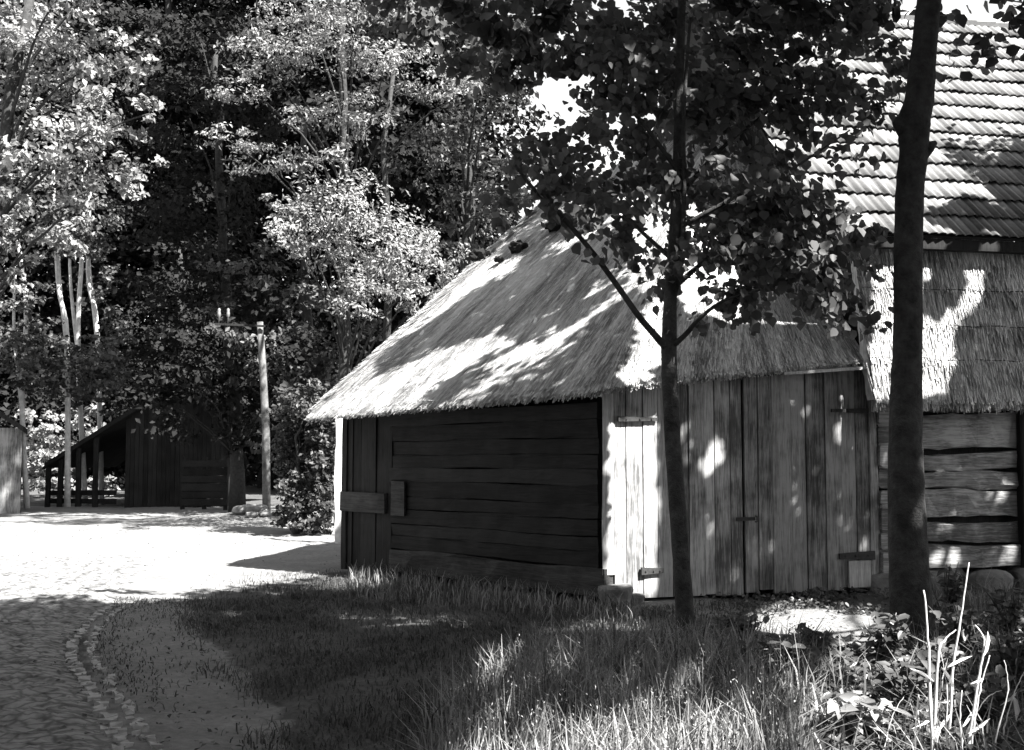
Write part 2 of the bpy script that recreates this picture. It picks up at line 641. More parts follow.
def sunlit_gap(P, jitter=0.0):
    """True for leaves that stand in the way of a sun fleck"""
    kill = np.zeros(len(P), bool)
    dr = float(np.dot(S, nL))
    tr_ = ((P - EA) @ nL) / dr
    rx_, ry_, _d = project(P - tr_[:, None] * S)
    on_roof = (tr_ > 0) & inpoly(rx_, ry_, [(306, 418), (565, 178), (745, 138), (604, 395)])   # the thatch is in the way of the yard
    for nm, p0, n, polys in LIT:
        dn = float(np.dot(S, n))
        t = ((P - np.asarray(p0)) @ n) / dn
        H = P - t[:, None] * S
        ok = t > 0.05
        if nm in ('ground', 'turf'): ok &= ~on_roof
        x, y, dep = project(H)
        if jitter:
            x = x + rng.normal(0, jitter, len(x)); y = y + rng.normal(0, jitter * 0.7, len(x))
        ok &= dep > 1
        for pl in polys:
            kill |= ok & inpoly(x, y, pl)
    return kill


# ------------------------------------------------------------------ ground
def hground(x, y):
    x = np.asarray(x, float); y = np.asarray(y, float)
    h = 0.02 * np.sin(x * 1.3 + 0.4) * np.cos(y * 0.9) + 0.015 * np.sin(x * 2.9 + y * 2.1)
    h = h + np.clip(y - 29, 0, 60) * 0.012
    h = h + 0.28 * np.exp(-(((x + 6.0) / 2.0) ** 2 + ((y - 29.5) / 1.8) ** 2))
    h = h + 0.03 * np.exp(-(((x - 1.5) / 2.0) ** 2 + ((y - 8.0) / 2.0) ** 2))
    return h


def hz(x, y):
    return float(hground(x, y))


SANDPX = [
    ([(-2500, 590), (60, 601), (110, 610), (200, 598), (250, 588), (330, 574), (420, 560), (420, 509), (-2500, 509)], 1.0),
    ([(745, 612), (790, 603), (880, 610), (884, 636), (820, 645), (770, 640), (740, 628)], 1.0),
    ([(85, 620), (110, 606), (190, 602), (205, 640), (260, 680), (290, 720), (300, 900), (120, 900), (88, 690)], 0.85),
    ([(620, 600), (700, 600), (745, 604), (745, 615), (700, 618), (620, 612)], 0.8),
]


def axis(spans):
    out = []
    for a, b, st in spans:
        out += list(np.arange(a, b, st))
    return np.array(out + [spans[-1][1]])


gxs = axis([(-220, -30, 10), (-30, -12, 1.0), (-12, 8, 0.11), (8, 30, 1.0), (30, 220, 10)])
gys = axis([(-60, -4, 4), (-4, 3, 0.5), (3, 20, 0.11), (20, 40, 0.3), (40, 80, 4), (80, 300, 20)])
GX, GY = np.meshgrid(gxs, gys)
GZ = hground(GX, GY) + rng.normal(0, 0.006, GX.shape) * (np.abs(GX) < 15)
V = np.stack([GX, GY, GZ], -1).reshape(-1, 3)
nx, ny = len(gxs), len(gys)
ii = (np.arange(ny - 1)[:, None] * nx + np.arange(nx - 1)[None, :]).ravel()
loops = np.stack([ii, ii + 1, ii + nx + 1, ii + nx], 1).ravel()
g = np_mesh('ground', V, loops, 4, M['ground'], smooth=True)
tag(g, kind='structure')
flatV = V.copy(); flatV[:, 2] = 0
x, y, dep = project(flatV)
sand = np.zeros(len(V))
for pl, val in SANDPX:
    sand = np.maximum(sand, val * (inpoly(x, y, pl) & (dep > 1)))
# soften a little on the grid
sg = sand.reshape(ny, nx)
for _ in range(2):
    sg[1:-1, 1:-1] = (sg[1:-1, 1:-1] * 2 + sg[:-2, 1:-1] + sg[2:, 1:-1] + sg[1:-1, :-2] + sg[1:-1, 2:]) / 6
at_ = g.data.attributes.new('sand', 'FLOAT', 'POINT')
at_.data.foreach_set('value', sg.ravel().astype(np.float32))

# cobbled road at the left, its edge follows the kerb curve
edge_px = [(150, 830), (120, 752), (98, 712), (80, 680), (70, 655), (74, 634), (92, 617), (112, 608)]
edge = [on_ground(*p) for p in edge_px]


def smooth_path(pts, n):
    pts = np.array(pts)
    t = np.linspace(0, len(pts) - 1, n)
    i = np.clip(t.astype(int), 0, len(pts) - 2)
    f_ = (t - i)[:, None]
    p0 = pts[np.clip(i - 1, 0, len(pts) - 1)]; p1 = pts[i]; p2 = pts[i + 1]; p3 = pts[np.clip(i + 2, 0, len(pts) - 1)]
    return 0.5 * ((2 * p1) + (-p0 + p2) * f_ + (2 * p0 - 5 * p1 + 4 * p2 - p3) * f_ ** 2 + (-p0 + 3 * p1 - 3 * p2 + p3) * f_ ** 3)


E = smooth_path(edge, 160)
E = np.concatenate([E, E[-1] + np.linspace(0.02, 1, 90)[:, None] * np.array([-1.2, 6.0, 0])])
NU = 150
rows = []
for p in E:
    xs = np.linspace(p[0] - 9.0, p[0], NU)
    xs = p[0] - 9.0 * (1 - np.linspace(0, 1, NU)) ** 1.4
    ys = np.full(NU, p[1])
    zz = hground(xs, ys) + 0.006 + 0.03 * np.exp(-((p[0] - xs) / 3.5) ** 2) * 0 * 1.0 - .012 + 0.030 * np.clip((p[0] - xs) / .2, 0, 1)
    ruts = 0.012 * np.sin(ys * 9 + 1.5 * np.sin(xs * 1.7)) + 0.010 * np.sin(ys * 17 + 2 * np.sin(xs * 2.3 + 1)) + rng.normal(0, 0.005, NU)
    zz = zz + ruts * np.clip((p[0] - xs) / 0.4, 0, 1) * np.clip((19.5 - ys) / 2, 0, 1) + np.clip((p[0] - xs), 0, 1) * 0.004
    rows.append(np.stack([xs, ys, zz], 1))
V = np.concatenate(rows)
nr = len(E)
ii = (np.arange(nr - 1)[:, None] * NU + np.arange(NU - 1)[None, :]).ravel()
loops = np.stack([ii, ii + 1, ii + NU + 1, ii + NU], 1).ravel()
rd = np_mesh('road', V, loops, 4, M['road'], smooth=True)
tag(rd, kind='structure')

# kerb: a strip of small set stones along the curve
mb = MB()
Ek = smooth_path(edge, 120)
acc = 0.0
for a in range(len(Ek) - 1):
    p, q = Ek[a], Ek[a + 1]
    d = q - p; L_ = np.linalg.norm(d)
    if L_ < 0.02: continue
    d /= L_
    nr_ = np.array([d[1], -d[0], 0])
    for off, wd in ((0.02, 0.065), (0.17, 0.05)):
        m_ = max(1, int(L_ / 0.13))
        for c_ in range(m_):
            if rng.random() < 0.06: continue
            s0 = L_ * c_ / m_ + 0.006; s1 = L_ * (c_ + 1) / m_ - 0.006
            b0 = p + nr_ * (off + rng.normal(0, 0.015))
            zc = hz(b0[0], b0[1])
            top = zc + 0.008 + rng.uniform(0, 0.016)
            mb.box(b0, d, nr_, Z, s0, s1, -wd / 2, wd / 2, zc - 0.05, top, 0.008)
kb = mb.build('kerb_strip', M['kerb'])
tag(kb, kind='structure')


# ------------------------------------------------------------------ thatch
def thatch_sheet(corners, nu, nv, thick, sag=0.05, rough=0.012):
    """corners: eave0, eave1, top1, top0 ; returns top grid with normals"""
    a, b, c, d = (np.asarray(q, float) for q in corners)
    U = np.linspace(0, 1, nu)[None, :, None]
    Vv = np.linspace(0, 1, nv)[:, None, None]
    P = (a * (1 - U) + b * U) * (1 - Vv) + (d * (1 - U) + c * U) * Vv
    n = np.cross(b - a, d - a); n /= np.linalg.norm(n)
    if n[2] < 0: n = -n
    wob = sag * np.sin(Vv * math.pi) * (0.4 + 0.6 * np.sin(U * 5 + 1.0) * np.cos(Vv * 4)) * -0.6
    P = P + n * (wob + rng.normal(0, rough, (nv, nu, 1)))
    return P, n


def grid_mesh_into(store, P, uvlen):
    nv, nu = P.shape[:2]
    base = store['n']
    store['V'].append(P.reshape(-1, 3))
    ii = (np.arange(nv - 1)[:, None] * nu + np.arange(nu - 1)[None, :]).ravel() + base
    store['L'].append(np.stack([ii, ii + 1, ii + nu + 1, ii + nu], 1).ravel())
    uu, vv = np.meshgrid(np.linspace(0, uvlen[0], nu), np.linspace(0, uvlen[1], nv))
    store['UV'].append(np.stack([uu, vv], -1).reshape(-1, 2))
    store['n'] += nv * nu


def straws_into(store, corners, n, Lr, Wr, lift, sag=0.0, tri=None, droop=0.0, vmax=1.0, vmin=0.0, uvl=(5.0, 6.2)):
    a, b, c, d = (np.asarray(q, float) for q in corners)
    nrm = np.cross(b - a, d - a); nrm /= np.linalg.norm(nrm)
    if nrm[2] < 0: nrm = -nrm
    u = rng.uniform(0, 1, n); v = rng.uniform(vmin, vmax, n)
    U = u[:, None]; Vv = v[:, None]
    P = (a * (1 - U) + b * U) * (1 - Vv) + (d * (1 - U) + c * U) * Vv
    up = unit((d * (1 - U) + c * U) - (a * (1 - U) + b * U))
    ac = unit(np.cross(up, nrm))
    up = unit(up + ac * rng.normal(0, 0.06, (n, 1)))
    wob = sag * np.sin(v * math.pi) * (0.4 + 0.6 * np.sin(u * 5 + 1.0) * np.cos(v * 4)) * -0.6
    L_ = rng.uniform(Lr[0], Lr[1], n)[:, None]; W_ = rng.uniform(Wr[0], Wr[1], n)[:, None]
    lo = P + nrm * (wob[:, None] + rng.uniform(lift[0], lift[1], (n, 1)) + 0.012) - Z * droop * rng.uniform(0, 1, (n, 1))
    hi = P + up * L_ + nrm * (wob[:, None] - 0.004)
    sd = unit(np.cross(up, nrm)) * W_ * 0.5
    Vs = np.stack([lo - sd, lo + sd, hi + sd * 0.7, hi - sd * 0.7], 1).reshape(-1, 3)
    base = store['n']
    i = np.arange(n)[:, None] * 4 + base
    store['V'].append(Vs)
    store['L'].append(np.concatenate([i, i + 1, i + 2, i + 3], 1).ravel())
    uu = u[:, None] * uvl[0]; vv = v[:, None] * uvl[1]
    store['UV'].append(np.stack([np.concatenate([uu, uu + .02, uu + .02, uu], 1), np.concatenate([vv, vv, vv + .4, vv + .4], 1)], -1).reshape(-1, 2))
    store['n'] += 4 * n


def new_store():
    return dict(V=[], L=[], UV=[], n=0)


def store_build(st, name, mat, parent):
    return np_mesh(name, np.concatenate(st['V']), np.concatenate(st['L']), 4, mat, parent, np.concatenate(st['UV']))


def soft_noise_top(P, n):
    return P


# ------------------------------------------------------------------ the thatched shed
shed = thing('thatched_shed', 'old timber shed with a steep thatched roof and wide double plank doors', 'shed', tuple(A))
st = new_store()
TH = 0.10
faces = [((EA, EB, RF, RN), 5.0, 6.2), ((EC, EA, RN, RN + (EC - EA) * 0.004), 3.3, 5.0), ((EB, EE, RF, RF + (EB - EE) * 0.004), 6, 5),
         ((ED, EC, RN, RF), 6, 5)]
for q, (cs, ul, vl) in enumerate(faces):
    P, n = thatch_sheet(cs, 60, 50, TH, 0.10 if q == 0 else 0.03)
    if q == 2: P = P + 0.0
    grid_mesh_into(st, P, (ul, vl))
    # underside and the cut eave
    und = unit(P[3:4] - P[0:1]) * .10
    Pb = P[[0, -1]] - Z * TH
    Pb[0] += und[0]
    grid_mesh_into(st, np.concatenate([P[[0]], P[[0]] + und - np.array([0, 0, TH])]), (ul, 0.2))
    grid_mesh_into(st, Pb, (ul, vl))
# left verge edge (towards the far gable): closed by its own strip
tl = np.linspace(0, 1, 40)[:, None]
ve = EB * (1 - tl) + RF * tl
grid_mesh_into(st, np.stack([ve + wx * 0.02, ve + wx * 0.02 - Z * TH], 0), (5, .2))
straws_into(st, (EA, EB, RF, RN), 62000, (0.3, 0.7), (0.005, 0.010), (0.0, 0.014), 0.10)
straws_into(st, (EC, EA, RN, RN), 20000, (0.3, 0.7), (0.005, 0.010), (0.0, 0.014), 0.03)
# ragged straw ends hanging at the eaves
straws_into(st, (EA, EB, RF, RN), 9000, (0.2, 0.4), (0.006, 0.013), (-0.06, 0.02), 0, droop=0.03, vmax=0.012, vmin=-0.020)
straws_into(st, (EC, EA, RN, RN), 6000, (0.2, 0.4), (0.006, 0.013), (-0.05, 0.02), 0, droop=0.02, vmax=0.012, vmin=-0.014)
# stray straws along the far verge
straws_into(st, (EB + wx * .0 - wx * .12, EB + wx * .05, RF + wx * .05, RF - wx * .12), 2500, (0.2, 0.45), (0.01, 0.018), (-0.03, 0.05), 0)
roof = store_build(st, 'thatch_roof', M['straw'], shed)

# dark moss clumps sitting on the thatch near the ridge
for (px, py, sz) in ((481, 259, .16), (519, 250, .14), (556, 229, .13), (500, 262, .07)):
    c = on_plane(px, py, EA, nL) + nL * 0.05
    mb = MB()
    V0 = rng.normal(0, 1, (60, 3)); V0 = unit(V0)
    import bmesh
    bm = bmesh.new()
    bmesh.ops.create_icosphere(bm, subdivisions=3, radius=1)
    for v_ in bm.verts:
        s_ = 1 + 0.35 * math.sin(v_.co.x * 5 + px) * math.cos(v_.co.y * 4 + v_.co.z * 3) + rng.normal(0, .09)
        v_.co = Vector(c) + Vector((v_.co.x * sz * s_, v_.co.y * sz * s_, v_.co.z * sz * 0.62 * s_))
    me = bpy.data.meshes.new('moss_clump'); bm.to_mesh(me); bm.free()
    new_obj('moss_clump', me, M['leaf_dark'], roof)

# side wall (in shade): hewn planks laid flat
up = Z
wall_top = 2.1
mb = MB()
s_door, _ = side(392, 500)
zc = 0.36
hs = [0.17, 0.15, 0.19, 0.16, 0.2, 0.17, 0.16, 0.18, .2]
q = 0
while zc < wall_top:
    h_ = hs[q % 9]
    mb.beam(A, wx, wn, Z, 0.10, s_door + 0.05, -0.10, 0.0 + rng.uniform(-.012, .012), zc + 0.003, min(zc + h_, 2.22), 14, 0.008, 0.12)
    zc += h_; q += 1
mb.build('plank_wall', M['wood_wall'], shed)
mb = MB()
mb.beam(A, wx, wn, Z, -0.02, s_door, -0.12, 0.035, 0.06, 0.35, 14, 0.012, 0.15)
mb.build('sill_beam', M['wood_sill'], shed)
# upright boards of the little door at the far end
mb = MB()
s0 = s_door; s1 = LW
nb = 6
for a in range(nb):
    w0 = s0 + (s1 - s0) * a / nb; w1 = s0 + (s1 - s0) * (a + 1) / nb
    mb.box(A, wx, wn, Z, w0 + .006, w1 - .006, -0.05, 0.0 + rng.uniform(-.01, .015), 0.03, 2.22, 0.004)
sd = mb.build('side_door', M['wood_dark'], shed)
mb = MB()
sa, za = side(388, 515); sb, zb = side(346, 492)
mb.box(A, wx, wn, Z, sa, sb + .06, 0.02, 0.06, za + .02, zb, 0.004)
mb.build('cross_board', M['wood_sill'], sd)
mb = MB()
sa, za = side(407, 516); sb, zb = side(394, 481)
mb.box(A, wx, wn, Z, sa, sb, 0.02, 0.05, za, zb, 0.004)
mb.build('nailed_board', M['wood_sill'], shed)
# corner posts
mb = MB()
mb.beam(A - Z * 0.0, Z, fx, wn, 0.3, 2.32, -0.005, 0.105, -0.10, 0.03, 10, 0.006, 0.1)
mb.build('corner_post', M['wood_grey'], shed)
mb = MB()
mb.beam(B, Z, wx, wn, 0.0, 2.4, -0.06, 0.06, -0.06, 0.03, 10, 0.006, 0.1)
mb.build('corner_post', M['wood_dark'], shed)
# far gable wall and back wall, plain planks
GE = EE - (EE - EB) * 0.06; GE[2] = 0
mb = MB()
gx_ = unit(GE - B)
gL = np.linalg.norm(GE - B)
for a in range(40):
    t0, t1 = a / 40, (a + 1) / 40
    hh = 2.3 + (RF[2] - 2.7) * (1 - abs(2 * (t0 + t1) / 2 - 1))
    mb.box(B, gx_, np.cross(Z, gx_), Z, gL * t0 + .003, gL * t1 - .003, 0.0, 0.05, 0, hh, 0.002)
mb.build('gable_boards', M['wood_dark'], shed)

# front: frame, two door leaves
sj0, _ = front(613, 500); sm, _ = front(744, 500); sj1, _ = front(870, 500)


def lintel_z(s_):
    t = np.clip(s_ / LF, 0, 1)
    zA = front(608, 386)[1]; zC = front(868, 368)[1]
    return zA + (zC - zA) * t


def door(s0, s1, nb, name, zb):
    mb = MB()
    cuts = np.cumsum(rng.uniform(0.75, 1.3, nb)); cuts = np.concatenate([[0], cuts / cuts[-1]])
    cuts = s0 + (s1 - s0) * cuts
    for a in range(nb):
        x0, x1 = cuts[a] + .005, cuts[a + 1] - .005
        y1 = rng.uniform(-0.008, 0.012)
        zt0, zt1 = lintel_z(x0) - .01, lintel_z(x1) - .01
        z0 = zb + rng.uniform(-0.02, 0.04)
        nseg = 6
        lean = rng.normal(0, 0.004, 2)
        for c_ in range(1):
            P = []
            for zz in (0, 1):
                for (x_, y_) in ((x0, -0.035), (x1, -0.035), (x1, y1 + rng.normal(0, .004)), (x0, y1)):
                    ztop = zt0 if x_ == x0 else zt1
                    P.append(A + fx * (x_ + lean[zz] * 0.6) + fn * y_ + Z * (ztop if zz else z0))
            # order ccw seen from above
            mb.hexa(P)
    return mb.build(name, M['wood_door'], shed)


d1 = door(sj0 + .01, sm - .008, 9, 'door_leaf', 0.05)
d2 = door(sm + .008, sj1 - .01, 8, 'door_leaf', 0.06)
d2.data.materials[0] = M['wood_door_shaded']
d2['label'] = 'weathered right door leaf with shade put into its colour'


def strap(px0, px1, py, parent, hw=0.028):
    s0, z0 = front(px0, py); s1, z1 = front(px1, py)
    mb = MB()
    mb.hexa([A + fx * s0 + fn * .015 + Z * (z0 - hw), A + fx * s1 + fn * .015 + Z * (z0 - hw * .6), A + fx * s1 + fn * .04 + Z * (z0 - hw * .6), A + fx * s0 + fn * .045 + Z * (z0 - hw),
             A + fx * s0 + fn * .015 + Z * (z0 + hw), A + fx * s1 + fn * .015 + Z * (z0 + hw * .6), A + fx * s1 + fn * .04 + Z * (z0 + hw * .6), A + fx * s0 + fn * .045 + Z * (z0 + hw)])
    for e in (0.2, 0.55, 0.85):
        c = A + fx * (s0 + (s1 - s0) * e) + Z * z0
        mb.tube([c + fn * .03, c + fn * .055], [.011, .008], 8)
    mb.build('strap_hinge', M['iron'], parent)


strap(617, 656, 419, d1); strap(640, 662, 571, d1, .04)
strap(866, 830, 411, d2); strap(873, 838, 555, d2, .05)
s0, z0 = front(735, 519); s1, _ = front(753, 519)
mb = MB()
mb.box(A, fx, fn, Z, s0, s1, .02, .05, z0 - .018, z0 + .018, .002)
mb.tube([A + fx * s1 + fn * .05 + Z * (z0 - .03), A + fx * s1 + fn * .09 + Z * (z0 - .03), A + fx * s1 + fn * .09 + Z * (z0 + .03), A + fx * s1 + fn * .05 + Z * (z0 + .03)], [.008] * 4, 6)
mb.build('latch', M['iron'], d1)
# braces on the doors: bottom repair board at the right, cover strip between leaves
sa, za = front(848, 600); sb, zb = front(869, 560)
mb = MB()
mb.box(A, fx, fn, Z, sa, sb, .016, .035, .08, zb, .003)
mb.build('repair_board', M['wood_grey'], d2)
mb = MB()
mb.beam(A, fx, fn, Z, sj0 - 0.02, LF + .06, -0.10, 0.03, 0, .05, 4, 0.0)
# lintel follows the sagging eave
mb = MB()
z0, z1 = lintel_z(sj0), lintel_z(LF)
mb.hexa([A + fx * sj0 + fn * -.1 + Z * z0, A + fx * LF + fn * -.1 + Z * z1, A + fx * LF + fn * .05 + Z * z1, A + fx * sj0 + fn * .05 + Z * z0,
         A + fx * sj0 + fn * -.1 + Z * (z0 + .1), A + fx * LF + fn * -.1 + Z * (z1 + .1), A + fx * LF + fn * .05 + Z * (z1 + .1), A + fx * sj0 + fn * .05 + Z * (z0 + .1)])
mb.build('lintel', M['wood_dark'], shed)
mb = MB()
sa = front(775, 372)[0]
mb.hexa([EC * 0 + A + fx * sa + fn * .06 + Z * (lintel_z(sa) + .005), A + fx * (LF + .0) + fn * .06 + Z * (z1 + .005), A + fx * LF + fn * .20 + Z * (z1 - .02), A + fx * sa + fn * .20 + Z * (lintel_z(sa) - .02),
         A + fx * sa + fn * .06 + Z * (lintel_z(sa) + .035), A + fx * (LF + .0) + fn * .06 + Z * (z1 + .035), A + fx * LF + fn * .20 + Z * (z1 + .01), A + fx * sa + fn * .20 + Z * (lintel_z(sa) + .01)])
mb.build('drip_board', M['wood_grey'], shed)
mb = MB()
mb.beam(A, Z, fx, fn, 0.02, lintel_z(LF) - .02, sj1 - .005, sj1 + .10, -.08, .02, 10, .006, .12)
mb.build('door_jamb', M['wood_door'], shed)


def stone(c, r, name='stone', mat='stone', sq=(1, 1, .7), parent=None, seed=0):
    bm = bmesh.new()
    bmesh.ops.create_icosphere(bm, subdivisions=3, radius=1)
    ph = rng.uniform(0, 6, 3)
    for v_ in bm.verts:
        o = v_.co.copy()
        s_ = 1 + .16 * math.sin(o.x * 2.7 + ph[0]) + .14 * math.sin(o.y * 3.1 + ph[1]) + .12 * math.sin(o.z * 3.7 + ph[2]) + rng.normal(0, .015)
        q_ = Vector((math.copysign(abs(o.x) ** .75, o.x), math.copysign(abs(o.y) ** .75, o.y), math.copysign(abs(o.z) ** .75, o.z)))
        v_.co = Vector((c[0] + q_.x * r * sq[0] * s_, c[1] + q_.y * r * sq[1] * s_, c[2] + q_.z * r * sq[2] * s_))
    me = bpy.data.meshes.new(name); bm.to_mesh(me); bm.free()
    return new_obj(name, me, M[mat], parent)


stone(A + fx * .10 + fn * .02 + Z * .10, .15, 'foundation_stone', parent=shed)
stone(A + fx * .36 + fn * .0 + Z * .03, .11, 'foundation_stone', parent=shed)

# ------------------------------------------------------------------ the tiled barn
barn = thing('tiled_barn', 'tall log barn with a tiled roof and a thatched apron above its logs', 'barn', tuple(Q))
# tiles
mb = MB()
x0t = -0.75
pitchw = 0.115
row = 0.405
nrows = 15
ncol = int((BL - x0t) / pitchw)
sub = 8
ncx = ncol * sub + 1
xs = x0t + np.arange(ncx) * pitchw / sub
ph = (np.arange(ncx) % sub) / sub
prof = 0.008 * np.cos(ph * 2 * math.pi) - 0.011 * ((ph > .3) & (ph < .6))
st = new_store()
for r_ in range(nrows):
    jitter = np.repeat(rng.normal(0, .006, ncol + 1), sub)[:ncx]
    lift = np.repeat(rng.normal(0, .006, ncol + 1), sub)[:ncx]
    o = T0 + tdir * (r_ * row)
    rowsag = 0.012 * np.sin(xs * 1.1 + r_)
    h_lo = 0.058 + prof + lift; h_hi = 0.012 + prof * 0.9
    scal = 0.007 * np.cos(ph * 2 * math.pi)
    pl = o + bx * xs[:, None] + nT * (h_lo)[:, None] + tdir * (-0.02 + jitter - scal + rowsag)[:, None]
    pu = o + bx * xs[:, None] + nT * (h_lo - .016)[:, None] + tdir * (-0.015 + jitter - scal + rowsag)[:, None]
    ph_ = o + bx * xs[:, None] + nT * (h_hi)[:, None] + tdir * (row + .03 + rowsag)[:, None]
    pm = o + bx * xs[:, None] + nT * (h_lo - .022)[:, None] + tdir * (0.16)
    Pg = np.stack([pm, pu, pl, ph_], 0)
    base = st['n']
    st['V'].append(Pg.reshape(-1, 3))
    for (a, b) in ((0, 1), (1, 2), (2, 3)):
        i = np.arange(ncx - 1)
        st['L'].append(np.stack([base + a * ncx + i, base + a * ncx + i + 1, base + b * ncx + i + 1, base + b * ncx + i], 1).ravel())
    col = np.arange(ncx) / sub
    uvr = np.stack([np.stack([col + .001, np.full(ncx, r_ + .5)], 1)] * 4, 0)
    st['UV'].append(uvr.reshape(-1, 2))
    st['n'] += 4 * ncx
tr = store_build(st, 'tile_roof', M['tile'], barn)
ridge = T0 + tdir * (nrows * row)
mb = MB()
for a in range(22):
    xa = x0t + a * 0.34
    mb.tube([ridge + bx * xa + Z * .02, ridge + bx * (xa + .36) + Z * .035], [.11, .125], 10)
mb.build('ridge_tiles', M['tile'], tr)
# back slope and deck
mb = MB()
rb = ridge + by * 4.3 - Z * 4.3
mb.hexa([T0 + bx * x0t - nT * .03, T0 + bx * BL - nT * .03, ridge + bx * BL - nT * .03 - Z * .0, ridge + bx * x0t - nT * .03,
         T0 + bx * x0t, T0 + bx * BL, ridge + bx * BL, ridge + bx * x0t])
mb.build('roof_deck', M['wood_dark'], barn)
mb = MB()
mb.hexa([ridge + bx * x0t - Z * .05, ridge + bx * BL - Z * .05, rb + bx * BL - Z * .05, rb + bx * x0t - Z * .05,
         ridge + bx * x0t, ridge + bx * BL, rb + bx * BL, rb + bx * x0t])
mb.build('back_slope', M['tile'], barn)
mb = MB()
mb.box(T0 * 1.0, bx, by, Z, x0t + .02, BL, 0.02, 0.14, -0.15, -0.03, .004)
mb.build('eave_beam', M['wood_dark'], barn)
# gable wall of upright boards
mb = MB()
gl = 7.6
for a in range(36):
    t0, t1 = gl * a / 36, gl * (a + 1) / 36
    tm = (t0 + t1) / 2
    hh = eave_z - .1 + min(tm + .2, max(0.0, 8.1 - tm)) * .96
    hh = min(hh, eave_z + (nrows * row) * math.sin(tp) - .3)
    mb.box(Q, by, bx, Z, t0 + .003, t1 - .003, 0.02, 0.06, 0, hh, .002)
mb.build('gable_boards', M['wood_dark'], barn)
# thatched apron
st = new_store()
a0 = SKO + bx * -0.22; a1 = SKO + bx * BL; a2 = a1 + skdir * SKL; a3 = a0 + skdir * SKL
P, n = thatch_sheet((a0, a1, a2, a3), 90, 26, .12, .02, .01)
grid_mesh_into(st, P, (6.5, 1.8))
grid_mesh_into(st, np.stack([P[0], P[0] - Z * .02 + by * .16], 0), (6.5, .2))
grid_mesh_into(st, np.stack([P[:, 0], P[:, 0] + by * .16], 0), (.2, 1.8))
for lay in range(4):      # overlapping courses of straw
    v0 = lay / 4.0
    straws_into(st, (a0, a1, a2, a3), 5200, (.3, .5), (.007, .014), (.0, .03), 0, vmin=v0 - .01, vmax=v0 + .22)
    straws_into(st, (a0, a1, a2, a3), 2600, (.25, .42), (.007, .014), (.015, .035), 0, vmin=v0 - .03, vmax=v0 + .02)
straws_into(st, (a0 - Z * .03, a1 - Z * .03, a2, a3), 3000, (.2, .4), (.007, .014), (-.1, .03), 0, droop=.06, vmin=-.03, vmax=.02)
ap = store_build(st, 'thatch_apron', M['straw'], barn)
for lay in (0.27, 0.5, 0.74):
    mb = MB()
    pts = [a0 + bx * x_ + skdir * (SKL * lay + rng.normal(0, .008)) + nS * .035 for x_ in np.linspace(0, BL, 40)]
    mb.tube(pts, [.006] * 40, 6)
    mb.build('binding_rod', M['wood_sill'], ap)
# log wall
mb = MB()
zc = 0.24
for q, h_ in enumerate([0.30, 0.25, 0.34, 0.20, 0.22, 0.44, .3, .3]):
    mb.beam(Q, bx, bn, Z, 0.02, BL, -0.16, rng.uniform(-.02, .04), zc + .016, zc + h_ - .016, 40, .024, .2)
    zc += h_ + 0.012
mb.build('log_wall', M['wood_log'], barn)
mb = MB()   # crossing log ends at the corner
zc = 0.20
for q in range(8):
    h_ = [0.28, .22, .27, .2, .24, .26, .22, .25][q]
    mb.beam(Q + bx * .085, -bn, bx, Z, -0.11 + rng.uniform(-.03, .03), 0.10, -0.075, 0.075 + rng.uniform(-.02, .02), zc + .02, zc + h_ - .015, 3, .008, .2)
    zc += h_
mb.build('log_ends', M['wood_log'], barn)
mb = MB()
mb.box(Q, bx, bn, Z, 0, BL, -.2, -.12, 0.0, 2.6)
mb.build('inner_lining', M['wood_dark'], barn)
mb = MB()
sx = float(np.dot(on_plane(1021, 500, Q, bn) - Q, bx))
mb.beam(Q, Z, bx, bn, .1, 2.3, sx - .05, sx + .1, .0, .10, 8, .006)
mb.build('wall_post', M['wood_dark'], barn)
mb = MB()
for a in range(12):
    pass
for a in range(11):
    x_ = a * .6 + .15
    o_ = stone(Q + bx * x_ + bn * .03 + Z * .08, .26, 'foundation_stone', sq=(1.1, .7, .62), parent=barn)
# dark boarding under the apron
mb = MB()
for a in range(16):
    x_ = 0.05 + a * .42
    mb = MB()
    mb.box(Q, bx, bn, Z, x_, x_ + .07, .0, .36, SK0 - .05 + rng.normal(0, .01), SK0 + .03)
    mb.build('rafter_end', M['wood_dark'], barn)


# ------------------------------------------------------------------ trees
class Leaves:
    def __init__(s, kind='quad'):
        s.V, s.L, s.n, s.kind, s.per = [], [], 0, kind, 3 if kind == 'quad' else 4

    def add(s, P, N, size, aspect, fold=.25, T=None):
        if len(P) == 0: return
        V, L, per = leaf_geo(P, N, size, aspect, fold, s.kind, T)
        s.V.append(V); s.L.append(L + s.n); s.n += len(V)

    def build(s, name, mat, parent=None):
        return np_mesh(name, np.concatenate(s.V), np.concatenate(s.L), s.per, mat, parent)


def limb(mb, p, q, r0, r1, sag=.0, n=7, seg=8, clear=False):
    p, q = np.asarray(p, float), np.asarray(q, float)
    d = np.linalg.norm(q - p)
    t = np.linspace(0, 1, seg)[:, None]
    if clear and sunlit_gap(p * (1 - t) + q * t).any():
        return
    pts = p * (1 - t) + q * t + Z * np.sin(t * math.pi) * d * .10 + np.cumsum(rng.normal(0, d * .012, (seg, 3)), 0) * np.sin(t * math.pi)
    mb.tube(pts, np.linspace(r0, r1, seg), n)


